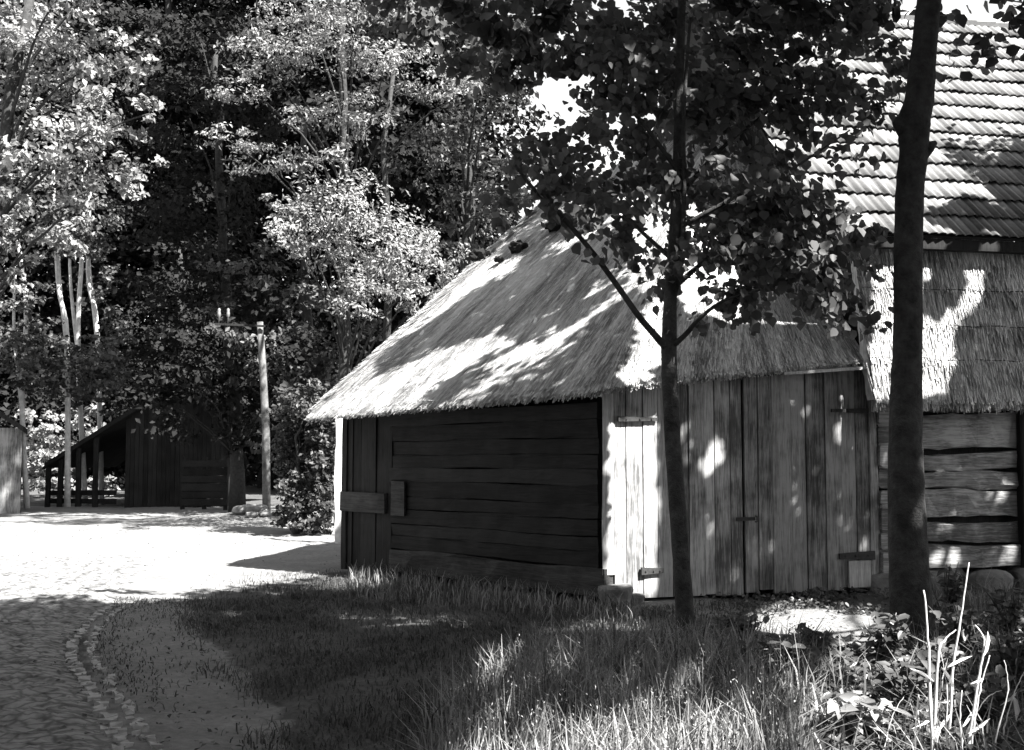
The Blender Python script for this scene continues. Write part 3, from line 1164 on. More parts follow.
def px_tree(name, label, cat, base, trunk_top, r0, clumps, leaf, lmat, barkmat, dens, kind='quad', aspect=.62, group=None,
            gap=0.0, droop=0.0, shell=.5, limbs=True, extra_trunks=(), top=(), shrink=1.0):
    """clumps: (px,py,rx_px,ry_px,depth); the crown is real foliage at those distances, as deep as it is wide"""
    base = np.asarray(base, float)
    t = thing(name, label, cat, tuple(base), group)
    lv = Leaves(kind)
    mb = MB()
    trunk_top = np.asarray(trunk_top, float)
    segs = 14
    tt = np.linspace(0, 1, segs)[:, None]
    path = base * (1 - tt) + trunk_top * tt + np.concatenate([[[0, 0, 0]], rng.normal(0, .05, (segs - 1, 3)) * np.array([1, 1, 0])]) * 1.0
    path[0] -= Z * .15
    mb.tube(path, np.linspace(r0, r0 * .35, segs) * np.concatenate([[1.35, 1.1], np.ones(segs - 2)]), 12, lump=.04)
    for et in extra_trunks:
        mb.tube([np.asarray(q) for q in et[0]], et[1], 9, lump=.03)
    for (px, py, rx, ry, d) in clumps:
        c = at(px, py, d)
        kx = d / F
        rad = np.array([rx * kx, min(rx, ry * 1.3) * kx * 1.1, ry * kx])
        n = int(7.5 * dens * (rx * ry) * (d / F) ** 2 / (leaf ** 2))
        n = max(30, n)
        P, N = clump_points(c, rad, n, shell)
        if droop:
            P[:, 2] -= droop * ((P[:, 0] - c[0]) ** 2 + (P[:, 1] - c[1]) ** 2) / (rad[0] + .1)
        size = leaf * rng.uniform(.6, 1.3, n)
        if gap:
            keep = ~sunlit_gap(P, gap)
            P, N, size = P[keep], N[keep], size[keep]
        lv.add(P, N, size, aspect)
        if limbs:
            hgt = np.clip((c[2] - rad[2] * .3 - base[2]) / (trunk_top[2] - base[2]) - .18, .12, .95)
            p_on = base * (1 - hgt) + trunk_top * hgt
            limb(mb, p_on, c - Z * rad[2] * .2, r0 * .17, r0 * .05)
    for (tx, ty, tz, tr_, th_) in top:         # unseen crown clumps added above the picture to shade the recess
        for _ in range(34):
            dd_ = unit(rng.normal(0, 1, 3))
            c = np.array([tx, ty, tz]) + dd_ * np.array([tr_, tr_, th_]) * rng.uniform(.1, 1) ** .5
            P, N = clump_points(c, (1.3, 1.3, .8), 240, .4)
            lv.add(P, N, .26 * rng.uniform(.7, 1.3, 240), .75)
        limb(mb, trunk_top, (tx, ty, tz), r0 * .4, r0 * .15)
    mb.build('trunk', M[barkmat], t, smooth=True)
    lv.build('crown', M[lmat], t)
    return t


def gp(px, d):
    """ground point under picture column px at distance d"""
    X = (px - 512) / F * d
    return np.array([X, d, hz(X, d)])


# --- lit tree at the far left
cl = [(40, 60, 62, 50), (110, 55, 52, 48), (60, 140, 66, 46), (120, 110, 42, 40), (15, 115, 50, 40), (100, 190, 46, 34), (142, 165, 26, 26), (25, 235, 46, 34), (75, 235, 40, 26),
      (5, 185, 44, 36), (140, 60, 26, 34), (60, -10, 66, 44), (0, 20, 60, 50), (0, 275, 30, 22), (-60, 80, 60, 60), (-60, 190, 60, 60), (-40, -30, 70, 50), (120, -30, 60, 40), (150, 110, 16, 24)]
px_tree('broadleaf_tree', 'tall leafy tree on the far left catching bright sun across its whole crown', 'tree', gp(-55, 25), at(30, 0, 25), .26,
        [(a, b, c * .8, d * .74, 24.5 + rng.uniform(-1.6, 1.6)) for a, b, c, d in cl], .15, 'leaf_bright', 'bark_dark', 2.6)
# --- low sunlit shrub beyond the open lean-to
cl = [(40, 430, 26, 24), (75, 432, 30, 24), (100, 420, 20, 22), (55, 455, 30, 20), (85, 460, 24, 20), (110, 445, 20, 20), (30, 460, 20, 20), (60, 480, 40, 18), (95, 485, 40, 16)]
px_tree('sunlit_shrub', 'rounded bright shrub above the low roof at the left', 'shrub', gp(70, 43), at(70, 440, 43), .06,
        [(a, b, c, d, 42.6 + rng.uniform(-.8, .8)) for a, b, c, d in cl], .2, 'leaf_bright', 'bark_dark', 2.6)
# --- pale stemmed birches behind
birch = [((62, 36), [(70, 470), (67, 340), (58, 280), (52, 150)], [(95, 350, 34, 16), (60, 352, 30, 14), (45, 60, 40, 40), (100, 372, 28, 16), (60, 380, 30, 20), (60, 215, 34, 40), (50, 160, 40, 40), (50, 376, 34, 22), (66, 245, 30, 18), (40, 330, 26, 18)], 'pale birch leaning slightly left behind the low shrub'),
         ((80, 37), [(88, 470), (78, 345), (82, 255), (88, 120)], [(118, 345, 28, 20), (80, 120, 40, 40), (112, 380, 22, 20), (85, 215, 30, 30), (85, 385, 26, 20), (75, 350, 24, 12), (84, 372, 30, 18), (80, 240, 26, 22)], 'straightest pale birch stem beside the dark tree gap'),
         ((100, 38), [(104, 470), (97, 330), (88, 270), (92, 130)], [(105, 300, 14, 40), (110, 150, 40, 40), (100, 400, 24, 14), (95, 225, 26, 30), (98, 360, 24, 16), (110, 330, 22, 20), (96, 376, 26, 18), (100, 250, 24, 22)], 'thin pale birch bent to the left among leaves'),
         ((24, 35), [(30, 470), (22, 400), (26, 300), (10, 200)], [(10, 350, 34, 22), (8, 310, 30, 30), (30, 380, 28, 14), (20, 250, 30, 30), (15, 210, 34, 34), (24, 330, 20, 14), (18, 350, 30, 24), (26, 372, 26, 16), (22, 290, 24, 16)], 'pale birch at the far left above the small plank shed')]
for (pxd, path, cls, lab) in birch:
    d = pxd[1]
    t = thing('birch_tree', lab, 'tree', tuple(gp(pxd[0], d)), 'pale birches at the back left')
    mb = MB()
    pts = smooth_path([gp(path[0][0], d) - Z * .1] + [at(q[0], q[1], d) for q in path[1:]], 16)
    mb.tube(pts, np.linspace(.09, .05, 16), 10, lump=.05)
    b2 = at(path[1][0] - 8, path[1][1] - 70, d + .4)
    mb.tube(smooth_path([at(path[1][0], path[1][1] + 10, d), b2, b2 + Z * 2.0], 8), np.linspace(.06, .03, 8), 8)
    mb.build('trunk', M['bark_pale'], t, smooth=True)
    lv = Leaves()
    for (px, py, rx, ry) in cls:
        kx = d / F
        n = int(14 * rx * ry * kx * kx / .16 ** 2)
        P, N = clump_points(at(px, py, d - .8), (rx * kx, rx * kx, ry * kx), n)
        lv.add(P, N, .16 * rng.uniform(.6, 1.3, n), .7)
    lv.build('crown', M['leaf_mid'], t)
# --- feathery tree in the middle
cl = [(330, 35, 66, 26), (282, 62, 46, 20), (378, 58, 52, 22), (422, 74, 40, 14), (458, 76, 28, 10), (300, 14, 50, 18), (352, 104, 44, 16), (312, 108, 30, 12), (262, 156, 42, 14),
      (300, 164, 40, 12), (232, 138, 30, 12), (340, 205, 60, 26), (382, 238, 52, 28), (298, 222, 42, 20), (402, 270, 46, 26), (358, 288, 40, 20), (436, 262, 28, 18), (440, 290, 22, 16),
      (330, 256, 40, 22), (280, 198, 26, 14), (250, 90, 30, 12), (350, -10, 90, 24), (250, 40, 26, 12), (410, 302, 30, 20), (345, 160, 34, 10)]
px_tree('feathery_tree', 'tall feathery locust tree with layered sunlit sprays beside the utility pole', 'tree', gp(345, 27), at(345, -30, 26.5), .18,
        [(a + rng.normal(0, 6), b + rng.normal(0, 6), c * rng.uniform(.75, 1.1), d * rng.uniform(1.1, 1.7), 24.5 + rng.uniform(-1.5, 1.5)) for a, b, c, d in cl], .11, 'leaf_spray', 'bark_dark', 2.4, top=[(-4.2, 27.2, 15.6, 3.6, 1.2)], aspect=.42, droop=.10, shell=.3,
        extra_trunks=[([gp(380, 26.4), at(390, 250, 26), at(383, 150, 25.6), at(398, 40, 26.2)], [.10, .08, .06, .04])])
# --- mid, half shaded trees behind the thatched roof
cl = [(480, 60, 56, 40), (450, 135, 46, 32), (500, 205, 36, 24), (468, 205, 42, 30), (428, 165, 34, 26), (520, 236, 24, 14), (400, 20, 60, 40), (490, 5, 56, 36), (420, 120, 40, 30), (505, 160, 34, 30),
      (450, 240, 30, 20), (540, 200, 20, 16), (535, 40, 40, 40), (500, 100, 26, 24)]
px_tree('maple_tree', 'broad half shaded tree rising behind the far end of the thatched roof', 'tree', gp(462, 30), at(470, 10, 30), .24,
        [(a, b, c, d, 29 + rng.uniform(-1.5, 1.5)) for a, b, c, d in cl], .15, 'leaf_mid', 'bark_dark', 1.7, top=[(-2.6, 28.8, 15.6, 4.4, 1.3)])
# --- dark trees of the recess, behind the lit ones
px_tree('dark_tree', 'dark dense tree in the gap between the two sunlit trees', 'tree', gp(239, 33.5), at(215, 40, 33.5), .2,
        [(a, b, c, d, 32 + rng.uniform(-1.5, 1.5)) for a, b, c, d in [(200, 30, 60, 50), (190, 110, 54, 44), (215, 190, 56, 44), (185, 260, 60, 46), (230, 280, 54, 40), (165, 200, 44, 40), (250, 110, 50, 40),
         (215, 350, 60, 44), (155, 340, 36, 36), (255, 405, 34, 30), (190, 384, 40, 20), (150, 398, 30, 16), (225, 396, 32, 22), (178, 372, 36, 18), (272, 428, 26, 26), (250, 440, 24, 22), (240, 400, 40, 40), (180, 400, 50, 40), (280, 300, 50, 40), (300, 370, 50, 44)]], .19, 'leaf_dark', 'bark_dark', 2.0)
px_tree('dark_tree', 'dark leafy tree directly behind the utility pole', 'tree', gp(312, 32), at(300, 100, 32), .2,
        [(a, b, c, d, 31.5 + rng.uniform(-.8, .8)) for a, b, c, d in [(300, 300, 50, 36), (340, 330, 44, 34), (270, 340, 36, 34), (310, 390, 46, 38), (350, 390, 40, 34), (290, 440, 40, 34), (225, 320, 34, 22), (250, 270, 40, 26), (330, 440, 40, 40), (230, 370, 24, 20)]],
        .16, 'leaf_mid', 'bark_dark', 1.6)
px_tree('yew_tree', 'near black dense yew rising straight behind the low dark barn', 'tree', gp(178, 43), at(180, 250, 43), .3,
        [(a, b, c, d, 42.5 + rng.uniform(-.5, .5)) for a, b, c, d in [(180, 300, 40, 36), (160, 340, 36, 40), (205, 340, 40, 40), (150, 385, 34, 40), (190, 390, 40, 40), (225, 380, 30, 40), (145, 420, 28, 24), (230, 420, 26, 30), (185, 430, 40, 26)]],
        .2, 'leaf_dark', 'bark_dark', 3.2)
# shrubs by the pole and the road side
for (px, d, cls, lab) in ((300, 24.5, [(308, 440, 28, 34), (298, 480, 20, 26), (318, 470, 28, 30), (310, 510, 28, 22), (294, 512, 20, 16), (325, 420, 24, 26), (308, 400, 26, 24), (326, 505, 14, 24), (296, 455, 22, 24), (322, 450, 20, 30), (300, 420, 26, 26), (316, 490, 22, 24), (305, 522, 26, 12), (326, 525, 14, 10), (290, 500, 16, 20)], 'dark dense shrub between the utility pole and the thatched eave'),):
    px_tree('roadside_shrub', lab, 'shrub', gp(px, d), at(px, 420, d), .07, [(a, b, c, e, d + rng.uniform(-.6, .6)) for a, b, c, e in cls], .11, 'leaf_dim', 'bark_dark', 5.0)
# background wood closing the view: each tree a thing, far back
labs = ['backmost dark tree at the left edge of the wood', 'backmost dark tree behind the pale birches', 'backmost dark tree above the dark barn', 'backmost dark tree right of the dark barn',
        'backmost dark tree behind the feathery tree', 'backmost dark tree at the right end of the wood']
for q, (px, d) in enumerate(((-40, 53), (70, 57), (170, 54), (270, 52), (370, 48), (450, 44))):
    cls = []
    for _ in range(30 if q < 5 else 46):
        a = px + rng.normal(0, 50); b = rng.uniform(-60, 470)
        cls.append((a, b, rng.uniform(40, 66), rng.uniform(36, 56), d + rng.uniform(-3, 3)))
    for a in (-45, 0, 45):
        for b in range(-40, 500, 54):
            cls.append((px + a + rng.normal(0, 8), b + rng.normal(0, 10), 48, 44, d + 3 + rng.uniform(-1, 1)))
    if q == 5: cls = [c for c in cls if c[0] < 490 ]
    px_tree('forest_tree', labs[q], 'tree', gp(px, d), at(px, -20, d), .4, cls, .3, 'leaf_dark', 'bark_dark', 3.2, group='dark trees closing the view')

# --- whitewashed post past the left end of the shed
b0 = on_ground(339, 543)
t = thing('gate_post', 'tall whitewashed post standing just past the left end of the thatched shed', 'post', tuple(b0))
mb = MB()
mb.beam(b0, Z, (1, 0, 0), (0, 1, 0), -.2, 2.42, -.075, .075, -.075, .075, 16, .012, .2)
mb.build('post_shaft', M['bark_pale'], t)
mb = MB()
mb.beam(b0 + Z * 2.42, (1, 0, 0), (0, 1, 0), Z, -.10, .10, -.10, .10, 0, .06, 4, .004, .2)
mb.build('post_cap', M['bark_pale'], t)

# ------------------------------------------------------------------ the young lime tree in front
D1 = 9.75
yb = on_ground(687, 645); yb[1] = D1; yb = gp(687, D1)
lime = thing('young_lime_tree', 'slender young lime tree standing in front of the double doors', 'tree', tuple(yb))
path = [(690, 662, 34), (687, 645, 22), (686, 632, 19), (682, 570, 17.5), (677, 500, 17), (672, 430, 16), (669, 350, 16), (671, 290, 13), (675, 230, 12), (678, 150, 10), (680, 60, 9), (684, -60, 7)]
mb = MB()
pts = smooth_path([at(a, b, D1) for a, b, c in path], 60)
rr = np.interp(np.linspace(0, len(path) - 1, 60), range(len(path)), [c for a, b, c in path]) * D1 / F / 2
mb.tube(pts, rr, 14, lump=.025)
mb.build('trunk', M['bark'], lime, smooth=True)
twigs = [([(668, 350), (655, 335), (638, 315), (600, 262), (565, 220), (533, 188), (515, 165)], -.5, .034, .012),
         ([(668, 350), (686, 334), (700, 318), (725, 300), (760, 290)], -.4, .026, .008),
         ([(672, 300), (681, 265), (684, 200), (684, 110), (690, 20)], -.15, .026, .012),
         ([(671, 290), (720, 250), (780, 220), (840, 210)], .5, .024, .006),
         ([(673, 260), (640, 230), (600, 190), (560, 160)], .4, .022, .006),
         ([(676, 200), (720, 150), (770, 110), (820, 70)], .6, .022, .006),
         ([(677, 170), (640, 120), (600, 80), (560, 40)], -.5, .022, .006),
         ([(675, 230), (730, 200), (790, 170), (850, 130)], -.3, .022, .006)]
for pth, dz, r0, r1 in twigs:
    mb = MB()
    k_ = len(pth)
    pts = smooth_path([at(a, b, D1 + dz * i / (k_ - 1)) for i, (a, b) in enumerate(pth)], 24)
    mb.tube(pts, np.linspace(r0, r1, 24), 8, lump=.03)
    mb.build('branch', M['bark'], lime, smooth=True)
cl = [(600, 190, 50, 34), (620, 135, 54, 36), (640, 232, 40, 30), (602, 250, 20, 14), (722, 130, 54, 40), (762, 178, 46, 36), (742, 226, 56, 40), (800, 228, 50, 36), (836, 258, 40, 30),
      (782, 284, 44, 30), (730, 296, 32, 24), (862, 236, 24, 26), (852, 296, 24, 20), (872, 322, 16, 14), (700, 180, 40, 30), (812, 196, 30, 20), (690, 80, 60, 40), (770, 85, 60, 40),
      (835, 60, 36, 40), (868, 105, 24, 26), (856, 150, 22, 18), (520, 160, 24, 26), (640, 60, 60, 40), (575, 55, 50, 34), (800, 25, 50, 30), (760, 322, 20, 14), (822, 312, 22, 16), (702, 322, 14, 10),
      (588, 160, 36, 30), (560, 178, 30, 22), (886, 60, 16, 40), (870, 20, 30, 24), (660, 290, 16, 16), (640, 268, 18, 14), (505, 205, 22, 20), (720, 258, 44, 30), (690, 235, 26, 26), (505, 60, 30, 40), (460, 40, 36, 34), (560, 20, 60, 30), (420, 20, 40, 30), (430, -10, 50, 30), (500, 10, 50, 30), (620, 20, 60, 30), (690, 20, 60, 34), (750, 30, 50, 34), (650, 100, 50, 30), (740, 60, 50, 30), (790, 120, 40, 30), (600, 90, 40, 24), (690, 130, 40, 36), (660, 170, 30, 30), (760, 250, 44, 30), (800, 260, 40, 26), (720, 200, 44, 30), (780, 205, 40, 30), (830, 100, 30, 34), (560, 150, 36, 20), (535, 170, 24, 20), (620, 215, 36, 24), (590, 215, 24, 20), (820, -10, 60, 30), (880, -10, 30, 30), (548, 205, 26, 20), (575, 215, 26, 18), (590, 120, 26, 26), (530, 60, 30, 26), (690, 270, 34, 24), (750, 300, 34, 20), (810, 285, 34, 22), (845, 330, 18, 12), (650, 190, 30, 30), (745, 190, 40, 30)]
lv = Leaves('leaf')
for (px, py, rx, ry) in cl:
    d = D1 + rng.uniform(-.5, .9)
    kx = d / F
    n = int(9.5 * rx * ry * kx * kx / .082 ** 2)
    n = int(n * (1.7 if py < 112 else 1.3))
    c = at(px, py, d)
    P, N = clump_points(c, (rx * kx * 1.12, rx * kx * .9, ry * kx * 1.15), n, .15)
    P = P + rng.normal(0, .05, P.shape)
    N = unit(N * np.array([1, 1, .8]) + np.array([0, -.45, .1]))
    T = np.array([0, 0, -1.0]) + rng.normal(0, .55, (n, 3))
    lv.add(P, N, .080 * rng.uniform(.5, 1.3, n), .9, .22, T)
lv.build('crown', M['leaf_near'], lime)

# ------------------------------------------------------------------ the stout tree on the right
D2 = 9.55
rb_ = gp(915, D2)
tree2 = thing('stout_tree', 'stout dark trunk with knots in front of the log wall', 'tree', tuple(rb_))
path = [(916, 676, 84), (914, 655, 56), (912, 630, 43), (909, 570, 39), (906, 480, 35), (906, 400, 31), (908, 330, 28), (908, 260, 28), (910, 190, 28), (914, 150, 29), (914, 122, 33), (919, 100, 29), (924, 50, 25), (929, 0, 24), (936, -70, 23), (950, -200, 24), (955, -330, 16)]
mb = MB()
pts = smooth_path([at(a, b, D2) for a, b, c in path], 90)
rr = np.interp(np.linspace(0, len(path) - 1, 90), range(len(path)), [c for a, b, c in path]) * D2 / F / 2
mb.tube(pts, rr, 18, lump=.02)
knot = []
cl2 = []
for (px, py, rx, ry) in ((430, 20, 50, 40), (490, 20, 50, 40), (560, 0, 60, 44), (630, 20, 60, 40), (700, 15, 60, 44), (770, 20, 60, 40), (830, 10, 50, 36), (600, 60, 50, 26), (690, 60, 60, 26), (770, 60, 50, 24),
                         (880, 10, 34, 40), (520, 70, 30, 20), (650, 90, 40, 20), (740, 95, 40, 20)):
    cl2.append((at(px, py, D2 + rng.uniform(-.2, 1.3)), np.array([rx, rx * .8, ry]) * D2 / F))
for _ in range(62):
    an = rng.uniform(0, 6.28); r_ = 4.3 * math.sqrt(rng.uniform(0.02, 1))
    zz = rng.uniform(6.0, 10.5)
    c = np.array([3.0 + r_ * math.cos(an), 10.2 + r_ * math.sin(an), zz])
    cl2.append((c, np.array([1.1, 1.1, .75])))
n_low = len(cl2)
for _ in range(46):        # unseen clumps added above the picture to shade the upper thatch
    an = rng.uniform(0, 6.28); r_ = math.sqrt(rng.uniform(0, 1))
    cl2.append((np.array([2.4 + 3.4 * r_ * math.cos(an), 15.2 + 2.6 * r_ * math.sin(an), rng.uniform(9.5, 11.0)]), np.array([1.1, 1.1, .6])))
lv = Leaves('leaf')
for ci_, (c, rad) in enumerate(cl2):
    n = int(7.0 * rad[0] * rad[2] / .105 ** 2)
    P, N = clump_points(c, rad, n, .3)
    keep = ~sunlit_gap(P, 2.5)
    if ci_ >= n_low:
        keep &= project(P)[1] < -12
    lv.add(P[keep], N[keep], (.125 * rng.uniform(.6, 1.25, n))[keep], .85, .2)
for c, rad in cl2[14:44] + cl2[n_low:n_low + 14]:
    hgt = np.clip((c[2] - 1.0), 5.9, 8.6)
    i = int(np.clip(np.searchsorted(pts[:, 2], hgt), 0, 89))
    limb(mb, pts[i], c, .05, .015, clear=True)
for (px, py, r_) in ((899, 122, .075), (930, 146, .06)):
    c = at(px, py, D2 - .03)
    mb.tube([c + np.array([.1 * (1 if px < 910 else -1), .05, -.1]), c, c + np.array([-.05 * (1 if px < 910 else -1), 0, .03])], [r_ * 1.1, r_ * .8, r_ * .3], 10, lump=.05)
mb.build('trunk', M['bark'], tree2, smooth=True)
lv.build('crown', M['leaf_canopy'], tree2)


# ------------------------------------------------------------------ tall trees behind the viewer's back and to the right that shade the foreground
def shade_tree(label, base, cc, rad, nclump, r0=.3, leaf=.15):
    base = np.asarray(base, float); cc = np.asarray(cc, float)
    t = thing('shade_tree', label, 'tree', tuple(base), 'tall trees around the viewpoint')
    mb = MB()
    top = cc + Z * rad[2] * .5
    tt = np.linspace(0, 1, 12)[:, None]
    path = base * (1 - tt ** 1.3) + np.array([cc[0], cc[1], 0]) * tt ** 1.3
    path[:, 2] = base[2] + (top[2] - base[2]) * tt[:, 0]
    mb.tube(path, np.linspace(r0, r0 * .35, 12), 12, lump=.03)
    lv = Leaves('quad')
    for _ in range(nclump):
        d = rng.normal(0, 1, 3); d /= np.linalg.norm(d)
        c = cc + d * np.asarray(rad) * rng.uniform(.2, 1) ** .5
        rd_ = np.array([1.25, 1.25, .8]) * rng.uniform(.8, 1.2)
        n = 850
        P, N = clump_points(c, rd_, n, .3)
        keep = ~sunlit_gap(P, 2.5)
        # keep the view itself open
        x, y, dep = project(P)
        keep &= ~((dep > 0.3) & (x > -40) & (x < 1064) & (y > -20) & (y < 790))
        lv.add(P[keep], N[keep], (leaf * rng.uniform(.7, 1.3, n))[keep], .8)
        j = int(rng.integers(5, 11))
        limb(mb, path[j], c, .06, .02, clear=True)
    mb.build('trunk', M['bark'], t, smooth=True)
    lv.build('crown', M['leaf_canopy'], t)


shade_tree('tall shade tree at the right of the weeds', (7.6, 3.0, 0), (6.6, 3.2, 9.2), (5.2, 4.8, 2.6), 110)
shade_tree('tall shade tree behind the viewpoint', (0.5, -3.5, 0), (1.6, 1.9, 9.8), (5.2, 5.0, 2.6), 120)
shade_tree('tall shade tree right of the log barn front', (9.8, 8.2, 0), (8.8, 8.8, 8.6), (4.6, 5.0, 2.4), 100)

shade_tree('tall tree added behind the thatched ridge to shade the far road', (3.3, 25.2, 0), (3.0, 23.4, 12.6), (2.2, 1.8, 1.9), 40, .2, .18)  # crown above the picture, added to throw shade on the far road
shade_tree('unseen tree added to dim the sky light left of the viewpoint', (-8.5, 6.0, 0), (-9.0, 5.5, 5.0), (3.6, 4.0, 4.6), 60, .3, .2)  # this tree and those below are added out of view to cut sky light
shade_tree('unseen tree added to dim the sky light left behind the viewpoint', (-8.0, -3.0, 0), (-8.0, -3.0, 4.8), (4.0, 4.0, 4.6), 60, .3, .2)
shade_tree('unseen tree added to dim the sky light straight behind the viewpoint', (-1.5, -10.0, 0), (-1.5, -10.0, 4.6), (5.0, 3.0, 4.4), 60, .3, .2)
shade_tree('unseen tree added to dim the sky light right behind the viewpoint', (7.0, -9.0, 0), (7.0, -9.0, 4.6), (4.0, 3.0, 4.4), 50, .3, .2)
shade_tree('unseen tree added to dim the sky light right of the viewpoint', (13.0, 0.0, 0), (13.0, 1.0, 4.6), (3.0, 5.0, 4.2), 50, .3, .2)

# ------------------------------------------------------------------ dark barn, lean-to, small shed, pole
DB = 36.0
bb = gp(150, DB)
old = thing('dark_barn', 'low dark barn in deep shade at the end of the road', 'barn', tuple(bb))
zb_ = hz(bb[0], DB)


def atz(px, py, d): return at(px, py, d)


L0 = atz(44, 468, DB); AP = atz(178, 384, DB); R0 = atz(245, 446, DB)
back = np.array([0.6, 4.6, 0])
mb = MB()
for (a, b) in ((L0, AP), (AP, R0)):
    th_ = np.array([0, 0, .14])
    mb.hexa([a, b, b + back, a + back, a + th_, b + th_, b + back + th_, a + back + th_])
mb.build('roof', M['wood_dark'], old)
mb = MB()
xl = atz(122, 470, DB)[0]; xr = atz(240, 470, DB)[0]
n_ = 26
for a in range(n_):
    t0 = xl + (xr - xl) * a / n_; t1 = xl + (xr - xl) * (a + 1) / n_
    tm = (t0 + t1) / 2
    if tm < AP[0]:
        zt = L0[2] + (AP[2] - L0[2]) * (tm - L0[0]) / (AP[0] - L0[0])
    else:
        zt = AP[2] + (R0[2] - AP[2]) * (tm - AP[0]) / (R0[0] - AP[0])
    mb.box((0, DB + .3, 0), (1, 0, 0), (0, 1, 0), Z, t0 + .005, t1 - .005, 0, .05, zb_ - .1, zt - .03, .003)
mb.build('front_boards', M['wood_dark'], old)
mb = MB()
mb.box((xl, DB + .36, 0), (1, 0, 0), (0, 1, 0), Z, 0, .06, 0, 4.0, zb_ - .1, L0[2] + .9)
mb.build('inner_wall', M['wood_dark'], old)
for px in (50, 62, 80, 97):
    p = gp(px, DB + .2)
    zt = L0[2] + (AP[2] - L0[2]) * (p[0] - L0[0]) / (AP[0] - L0[0])
    mb = MB()
    mb.beam((p[0], p[1], 0), Z, (1, 0, 0), (0, 1, 0), p[2] - .1, zt - .01, -.07, .07, -.07, .07, 5, .008)
    mb.build('post', M['wood_dark'], old)
mb = MB()
for q in range(2):
    p0 = gp(48, DB + .25); p1 = gp(118, DB + .25)
    mb.box((0, DB + .28, 0), (1, 0, 0), (0, 1, 0), Z, p0[0], p1[0], 0, .04, zb_ + .12 + q * .25, zb_ + .26 + q * .25, .01)
mb.build('rail', M['wood_dark'], old)
# boarded fence to the right of it
fe = thing('board_fence', 'weathered fence of horizontal boards right of the dark barn', 'fence', tuple(gp(205, 34.5)))
p0 = gp(183, 34.5); p1 = gp(228, 34.5)
mb = MB()
for q in range(6):
    mb.box((0, 34.5, 0), (1, 0, 0), (0, 1, 0), Z, p0[0], p1[0], 0, .03, p0[2] + .1 + q * .22, p0[2] + .29 + q * .22, .008)
mb.build('board_panel', M['wood_wall'], fe)
for px in (184, 206, 227):
    p = gp(px, 34.62)
    mb = MB(); mb.beam((p[0], p[1], 0), Z, (1, 0, 0), (0, 1, 0), p[2] - .1, p[2] + 1.5, -.06, .06, -.05, .05, 5, .006)
    mb.build('post', M['wood_wall'], fe)
# small plank shed at the left edge
d = 33.0
ps = thing('plank_shed', 'small plank shed with a dark overhanging roof at the left edge', 'shed', tuple(gp(-15, d)))
xr = at(21, 470, d)[0]
zg = hz(xr, d)
mb = MB()
zt = at(10, 428, d)[2]
for a in range(14):
    mb.box((xr - a * .19, d, 0), (-1, 0, 0), (0, 1, 0), Z, .004, .186, 0, .04, zg - .1, zt, .006)
mb.build('front_boards', M['wood_door_shaded'], ps)
dv = unit(np.array([xr, d, 0]) * np.array([1.04, 1, 0])) * 2.4       # the side wall runs straight away from the road
for x_ in (xr, xr - 2.6):
    mb = MB()
    mb.box((x_, d + .05, 0), (-1, 0, 0), dv, Z, 0, .05, 0, 1, zg - .1, zt)
    mb.build('side_boards', M['wood_dark'], ps)
e0 = at(29, 432, d); rt = at(-50, 380, d)
f0 = np.array([0, -.4, 0]); f1 = dv * 1.15
for nm_, (p, q) in (('roof', (rt, e0)), ('roof', (rt + np.array([-2.4, 0, e0[2] - rt[2]]), rt))):
    mb = MB()
    up_ = Z * .15
    mb.hexa([p + f0, q + f0, q + f1, p + f1, p + f0 + up_, q + f0 + up_, q + f1 + up_, p + f1 + up_])
    mb.build(nm_, M['wood_dark'], ps)
# utility pole with a small side bracket
d = 29.0
pb = gp(268, d)
pole = thing('utility_pole', 'weathered wooden utility pole with a small insulator arm by the road', 'utility pole', tuple(pb))
mb = MB()
mb.tube([pb - Z * .2, at(266, 430, d), at(263, 370, d), at(260, 322, d)], [.10, .095, .085, .075], 14, lump=.01)
mb.build('pole_shaft', M['concrete'], pole, smooth=True)
mb = MB()
p0 = at(261, 326, d - .14); p1 = at(215, 324, d - .2)
mb.box(p0, unit(p1 - p0), (0, 1, 0), Z, -.1, np.linalg.norm(p1 - p0), -.025, .025, -.025, .025)
mb.build('cross_arm', M['wood_dark'], pole)
for px in (219, 228):
    c = at(px, 323, d - .2)
    mb = MB()
    mb.tube([c, c + Z * .14, c + Z * .16, c + Z * .24, c + Z * .28, c + Z * .33, c + Z * .36], [.015, .015, .038, .042, .032, .038, .015], 12)
    mb.build('insulator', M['porcelain'], pole, smooth=True)
# heap of field stones by the pole
stl = ['largest pale field stone at the foot of the utility pole', 'pale stone lying at the left end of the stone heap', 'low pale stone in the middle of the heap', 'small pale stone at the right end of the heap', 'small stone resting in front of the heap']
for (px, py, r_, lb) in zip((258, 242, 250, 266, 254), (503, 507, 505, 505, 510), (.26, .22, .2, .16, .15), stl):
    p = gp(px, 28.6 + rng.uniform(-.4, .4))
    o = stone((0, 0, 0), r_ * .85, 'field_stone')
    o.location = (p[0], p[1], p[2] + r_ * .45)
    tag(o, lb, 'stone', 'field stones by the pole')


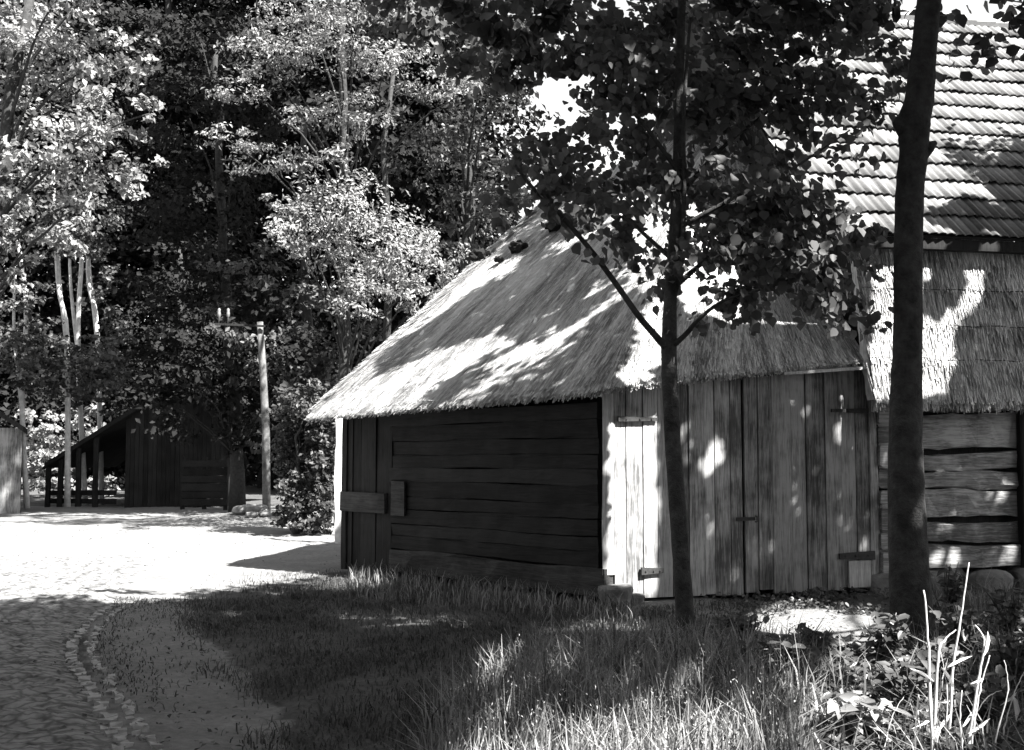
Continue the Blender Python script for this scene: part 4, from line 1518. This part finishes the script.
# ------------------------------------------------------------------ grass and weeds
def blades(pos, hgt, wid, bend, mat, name, label=None):
    n = len(pos)
    az = rng.uniform(0, 2 * math.pi, n)
    dr = np.stack([np.cos(az), np.sin(az), np.zeros(n)], 1)
    sdv = np.stack([-np.sin(az + rng.normal(0, .5, n)), np.cos(az), np.zeros(n)], 1)
    sdv = unit(sdv)
    H = hgt[:, None]; W = wid[:, None]; Bn = (bend * hgt)[:, None]
    up = np.array([0, 0, 1.0])
    p0 = pos; p1 = pos + up * H * .55 + dr * Bn * .25; p2 = pos + up * H * (1 - .25 * np.minimum(bend, 1)[:, None]) + dr * Bn
    V = np.stack([p0 - sdv * W * .5, p0 + sdv * W * .5, p1 + sdv * W * .45, p1 - sdv * W * .45, p2 + sdv * W * .08, p2 - sdv * W * .08], 1).reshape(-1, 3)
    i = np.arange(n)[:, None] * 6
    L = np.concatenate([i, i + 1, i + 2, i + 3, i + 3, i + 2, i + 4, i + 5], 1).ravel()
    o = np_mesh(name, V, L, 4, mat)
    return tag(o, kind='stuff')


def scatter_px(n, x0, x1, y0, y1, test=None, power=1.0):
    """ground points, even in area, whose place in the picture is inside the box"""
    out = []
    while sum(len(q) for q in out) < n:
        px = rng.uniform(x0, x1, 4000); inv = rng.uniform(0, 1, 4000)
        d0 = 1800 / (y1 - 460); d1 = 1800 / (y0 - 460)
        d = np.sqrt(d0 ** 2 + inv * (d1 ** 2 - d0 ** 2))
        X = (px - 512) / F * d
        q = np.stack([X, d, hground(X, d)], 1)
        py = 460 + 1800 / d
        if test is not None:
            q = q[test(px, py)]
        out.append(q)
    return np.concatenate(out)[:n]


def patch(px, py, s=.03):
    return np.sin(px * .021 + 1.3) * np.cos(py * .05) + np.sin(px * .009 + py * .031) + rng.normal(0, .45, len(px))


WALLPOLY = [(345, 570), (605, 604), (880, 590), (880, 545), (345, 545)]


def turf(px, py):
    ok = ~inpoly(px, py, [(-100, 900), (-100, 585), (110, 612), (200, 598), (320, 575), (335, 560), (600, 500), (900, 500), (1200, 580)]) if False else np.ones(len(px), bool)
    edge_x = np.interp(py, [575, 600, 630, 660, 700, 760], [300, 190, 210, 240, 285, 305])
    ok &= (px > edge_x + 22 * np.sin(py * .11) + 12 * np.sin(px * .05 + py * .06) + rng.normal(0, 30, len(px)))
    ok &= ~((px > 345) & (px < 605) & (py < 570 + (px - 345) * .131 + 3)) & ~((px >= 605) & (py < 604))
    ok &= ~(inpoly(px + rng.normal(0, 9, len(px)), py + rng.normal(0, 3, len(px)), SANDPX[1][0]) & (rng.random(len(px)) < .97))
    return ok


def tufted(px, py):
    return turf(px, py) & (rng.random(len(px)) < .25 + .75 * (patch(px * 2.3, py * 3.1) > .1))


pos = scatter_px(42000, 180, 760, 572, 800, tufted)
n = len(pos)
blades(pos, rng.uniform(.015, .10, n) * (0.6 + .5 * (np.sin(pos[:, 0] * 5.1) * np.cos(pos[:, 1] * 4.3) > 0)), rng.uniform(.005, .010, n), rng.uniform(.3, 1.4, n), M['grass'], 'short_grass')
# tufts in the trodden verge by the road
pos = scatter_px(5000, 85, 320, 598, 800, lambda px, py: (patch(px, py) > .55) & (px > np.interp(py, [600, 640, 680, 760], [120, 95, 100, 140])))
n = len(pos)
blades(pos, rng.uniform(.015, .05, n), rng.uniform(.005, .010, n), rng.uniform(.5, 1.5, n), M['grass'], 'verge_grass')


# tall grass in the middle foreground
def tall(px, py):
    lim = np.interp(px, [420, 470, 520, 600, 800], [745, 705, 672, 655, 668])
    return (py > lim + rng.normal(0, 8, len(px))) & (px < 800 + rng.normal(0, 32, len(px)))


pos = scatter_px(11000, 425, 900, 630, 860, tall)
n = len(pos)
blades(pos, rng.uniform(.10, .40, n), np.where(rng.random(n) < .3, rng.uniform(.009, .016, n), rng.uniform(.004, .009, n)), rng.uniform(.03, 1.0, n) ** 1.2, M['grass_tall'], 'tall_grass')
pos = scatter_px(900, 450, 800, 655, 860, lambda px, py: py > np.interp(px, [450, 520, 800], [735, 690, 680]))
n = len(pos)
hh = rng.uniform(.2, .48, n)
blades(pos, hh, rng.uniform(.003, .006, n), rng.uniform(.02, .5, n), M['grass_pale'], 'seeding_grass')
lv = Leaves('quad')
for kk in range(5):
    sel = rng.random(n) < .7
    P = pos[sel] + np.array([0, 0, 1]) * (hh[sel] * rng.uniform(.72, .98))[:, None] + rng.normal(0, .012, (sel.sum(), 3))
    lv.add(P, unit(rng.normal(0, 1, P.shape)), rng.uniform(.009, .019, len(P)), .35, .2, np.tile(np.array([[0., 0, 1]]), (len(P), 1)) + rng.normal(0, .3, P.shape))
o = lv.build('grass_seed_heads', M['grass_pale']); tag(o, kind='stuff')
pos = scatter_px(1500, 350, 700, 575, 640, lambda px, py: (py > 570 + (px - 345) * .131) & (py < 596 + (px - 345) * .10) & (px < 640))
n = len(pos)
blades(pos, rng.uniform(.08, .24, n), rng.uniform(.006, .012, n), rng.uniform(.05, .7, n), M['grass_tall'], 'wall_foot_grass')
# ground cover of low leaves at the right
lv = Leaves('leaf')
pos = scatter_px(13000, 700, 1060, 618, 900, lambda px, py: (px + rng.normal(0, 26, len(px)) > np.interp(py, [618, 650, 690, 900], [890, 800, 790, 770])) & ~((px < 900) & (py < 655)))
n = len(pos)
pos[:, 2] += rng.uniform(.02, .22, n) ** 1.3
N = unit(np.array([0, -.2, 1.0]) + rng.normal(0, .5, (n, 3)))
lv.add(pos, N, .03 + .07 * rng.uniform(0, 1, n) ** 2, .55)
o = lv.build('ground_cover', M['leaf_weed']); tag(o, kind='stuff')
pos = scatter_px(1700, 880, 1070, 600, 900, lambda px, py: (px > np.interp(py, [600, 650, 690, 900], [930, 910, 890, 880])))
n = len(pos)
blades(pos, rng.uniform(.12, .42, n), rng.uniform(.004, .011, n), rng.uniform(.1, 1.2, n), M['grass_tall'], 'rank_grass')
# low growth along the foot of the doors
lv = Leaves('leaf')
pos = scatter_px(1500, 690, 905, 594, 616, lambda px, py: (rng.random(len(px)) < np.clip((px - 690) / 130, 0, 1)) & (patch(px * 3, py * 4) > -.2)); pos[:, 2] += rng.uniform(0, .2, len(pos)) ** 1.4
lv.add(pos, unit(np.array([0, -.3, 1.0]) + rng.normal(0, .6, (len(pos), 3))), rng.uniform(.03, .06, len(pos)), .6)
o = lv.build('door_foot_herbs', M['leaf_weed']); tag(o, kind='stuff')


pos = np.concatenate([scatter_px(1100, -60, 330, 600, 800), scatter_px(500, 0, 340, 520, 600), scatter_px(90, 740, 890, 604, 640)])
pos[:, 2] += .02
lv = Leaves('quad')
lv.add(pos, unit(np.array([0, 0, 1.0]) + rng.normal(0, .3, pos.shape)), rng.uniform(.015, .05, len(pos)), .6)
o = lv.build('fallen_leaves', M['leaf_mid']); tag(o, kind='stuff')


def weed(name, label, cat, px, d, h, ns, leaf, lmat, group=None, spread=.25):
    b = gp(px, d)
    t = thing(name, label, cat, tuple(b), group)
    mb = MB(); lv = Leaves('leaf')
    for q in range(ns):
        an = rng.uniform(0, 6.28); sp_ = spread * rng.uniform(.2, 1)
        top = b + np.array([math.cos(an) * sp_, math.sin(an) * sp_, h * rng.uniform(.7, 1.05)])
        mid = (b + top) / 2 + np.array([0, 0, h * .12])
        pts = smooth_path([b, mid, top], 10)
        mb.tube(pts, np.linspace(.008, .003, 10), 6)
        m_ = 9
        ts = rng.uniform(.25, 1, m_)
        P = np.array([pts[int(x_ * 9)] for x_ in ts])
        T = unit(rng.normal(0, 1, (m_, 3)) * np.array([1, 1, .3]) + np.array([0, 0, .1]))
        sz = leaf * rng.uniform(.6, 1.2, m_)
        P = P + T * sz[:, None] * .5
        N = unit(np.array([0, -.3, 1.0]) + rng.normal(0, .35, (m_, 3)))
        lv.add(P, N, sz, .55, .2, T)
    mb.build('stem', M['leaf_weed'], t)
    lv.build('foliage', M[lmat], t)


weed('pale_weed', 'bright broad leaved weed lit by the sun in the bottom foreground', 'weed', 852, 6.25, .30, 16, .10, 'leaf_pale', spread=.17)
weed('pale_weed', 'sunlit low weed on the sandy patch before the doors', 'weed', 848, 8.9, .2, 14, .085, 'leaf_pale', spread=.26)
spots = [(775, 7.6, .34, 'dark weed at the right end of the tall grass'), (810, 8.6, .3, 'dark weed at the edge of the sandy patch'), (880, 8.4, .42, 'dark weed left of the stout trunk foot'),
         (960, 8.6, .45, 'leafy weed just right of the stout trunk'), (1000, 7.4, .5, 'leafy weed at the right edge among dry stalks'), (1010, 9.4, .5, 'leafy weed below the log wall at the right edge'),
         (905, 6.8, .36, 'dark weed between the bright weed and the dry stalks'), (705, 9.4, .22, 'small leafy weed at the foot of the slender tree'), (738, 9.9, .22, 'low dark weed on the left of the sandy patch'),
         (940, 10.8, .55, 'tall leafy weed against the lowest log'), (985, 6.4, .34, 'broad leaved weed in the bottom right corner'), (930, 7.6, .36, 'dark weed in front of the stout trunk')]
for (px, d, h, lb) in spots:
    weed('leafy_weed', lb, 'weed', px, d, h, 15, .085, 'leaf_weed', 'leafy weeds at the bottom right')
# dry pale stalks
stalks = [([(934, 790), (932, 740), (930, 690), (928, 640), (924, 590)], .017, 'tall dry stalk rising straight just right of the trunk foot'),
          ([(944, 790), (950, 720), (953, 670), (962, 610), (969, 562)], .014, 'tallest dry stalk leaning right to the lowest log'),
          ([(962, 790), (972, 720), (980, 670), (984, 640), (975, 625)], .013, 'dry stalk with a bent tip in the bottom right'),
          ([(970, 790), (972, 740), (980, 690), (990, 655)], .011, 'dry stalk leaning right beside the bent one'),
          ([(941, 790), (938, 760), (933, 720), (930, 700)], .02, 'short thick dry stalk in front of the straight one'),
          ([(924, 790), (922, 750), (918, 715), (919, 695)], .010, 'short thin dry stalk left of the straight one'),
          ([(960, 790), (962, 750), (960, 720), (962, 690)], .010, 'short thin dry stalk between the tall ones'),
          ([(938, 660), (945, 640), (956, 630)], .012, 'short arched dry stalk touching the tallest one'),
          ([(1000, 790), (1003, 740), (1012, 700), (1024, 672)], .008, 'thin dry stalk running out of the right edge'),
          ([(990, 790), (996, 740), (1008, 690), (1004, 660)], .007, 'thin dry stalk with a drooping tip near the right edge'),
          ([(950, 790), (946, 740), (947, 690), (940, 650)], .006, 'thinnest dry stalk leaning left between the two tall ones'),
          ([(880, 790), (884, 750), (893, 715), (905, 695)], .006, 'thin dry stalk between the bright weed and the thick stalks'),
          ([(955, 790), (966, 735), (985, 700), (1002, 690)], .006, 'thin dry stalk arching far to the right')]
for pth, r_, lb in stalks:
    d = 6.0 + rng.uniform(-.15, .25)
    base = at(pth[0][0], pth[0][1], d); 
    pl = [at(a, b, d) for a, b in pth]
    if pl[0][2] > 0.02: pl = [np.array([pl[0][0] - .02, pl[0][1] + .05, 0.0])] + pl
    t = thing('dry_stalk', lb, 'stalk', tuple(pl[0]), 'pale dry stalks at the bottom right')
    mb = MB()
    pts = smooth_path(pl, 22)
    rs_ = np.linspace(r_, r_ * .3, 22) * .68
    rs_[4::5] *= 1.35
    mb.tube(pts + rng.normal(0, .0013, pts.shape), rs_, 8, lump=.08)
    mb.build('stem', M['dry'], t, smooth=True)
    if len(pth) > 3:
        for sg_ in (-1, .7):
            lv = Leaves('leaf')
            P = pts[rng.integers(6, 20, 1)] + np.array([[.03 * sg_, 0, -.04]])
            lv.add(P, unit(np.array([[.3, -1, .3]]) + rng.normal(0, .3, (1, 3))), np.array([rng.uniform(.09, .18)]), .11, .2, np.array([[.7 * sg_, -.2, rng.uniform(-1, .9)]]))
            lv.build('dry_leaf', M['dry'], t)
# bent bramble canes over the sandy patch and by the bright weed
for pth, d, lb in (
                   ([(782, 748), (800, 736), (828, 720), (840, 722), (842, 760)], 6.4, 'pale bent cane left of the bright weed'),):
    pl = [at(a, b, d) for a, b in pth]
    pl[0][2] = min(pl[0][2], .02)
    t = thing('bramble_cane', lb, 'cane', tuple(pl[0]))
    mb = MB(); mb.tube(smooth_path(pl, 20), np.linspace(.010, .006, 20), 7)
    mb.build('stem', M['bark'] if 'dark' in lb else M['dry'], t, smooth=True)
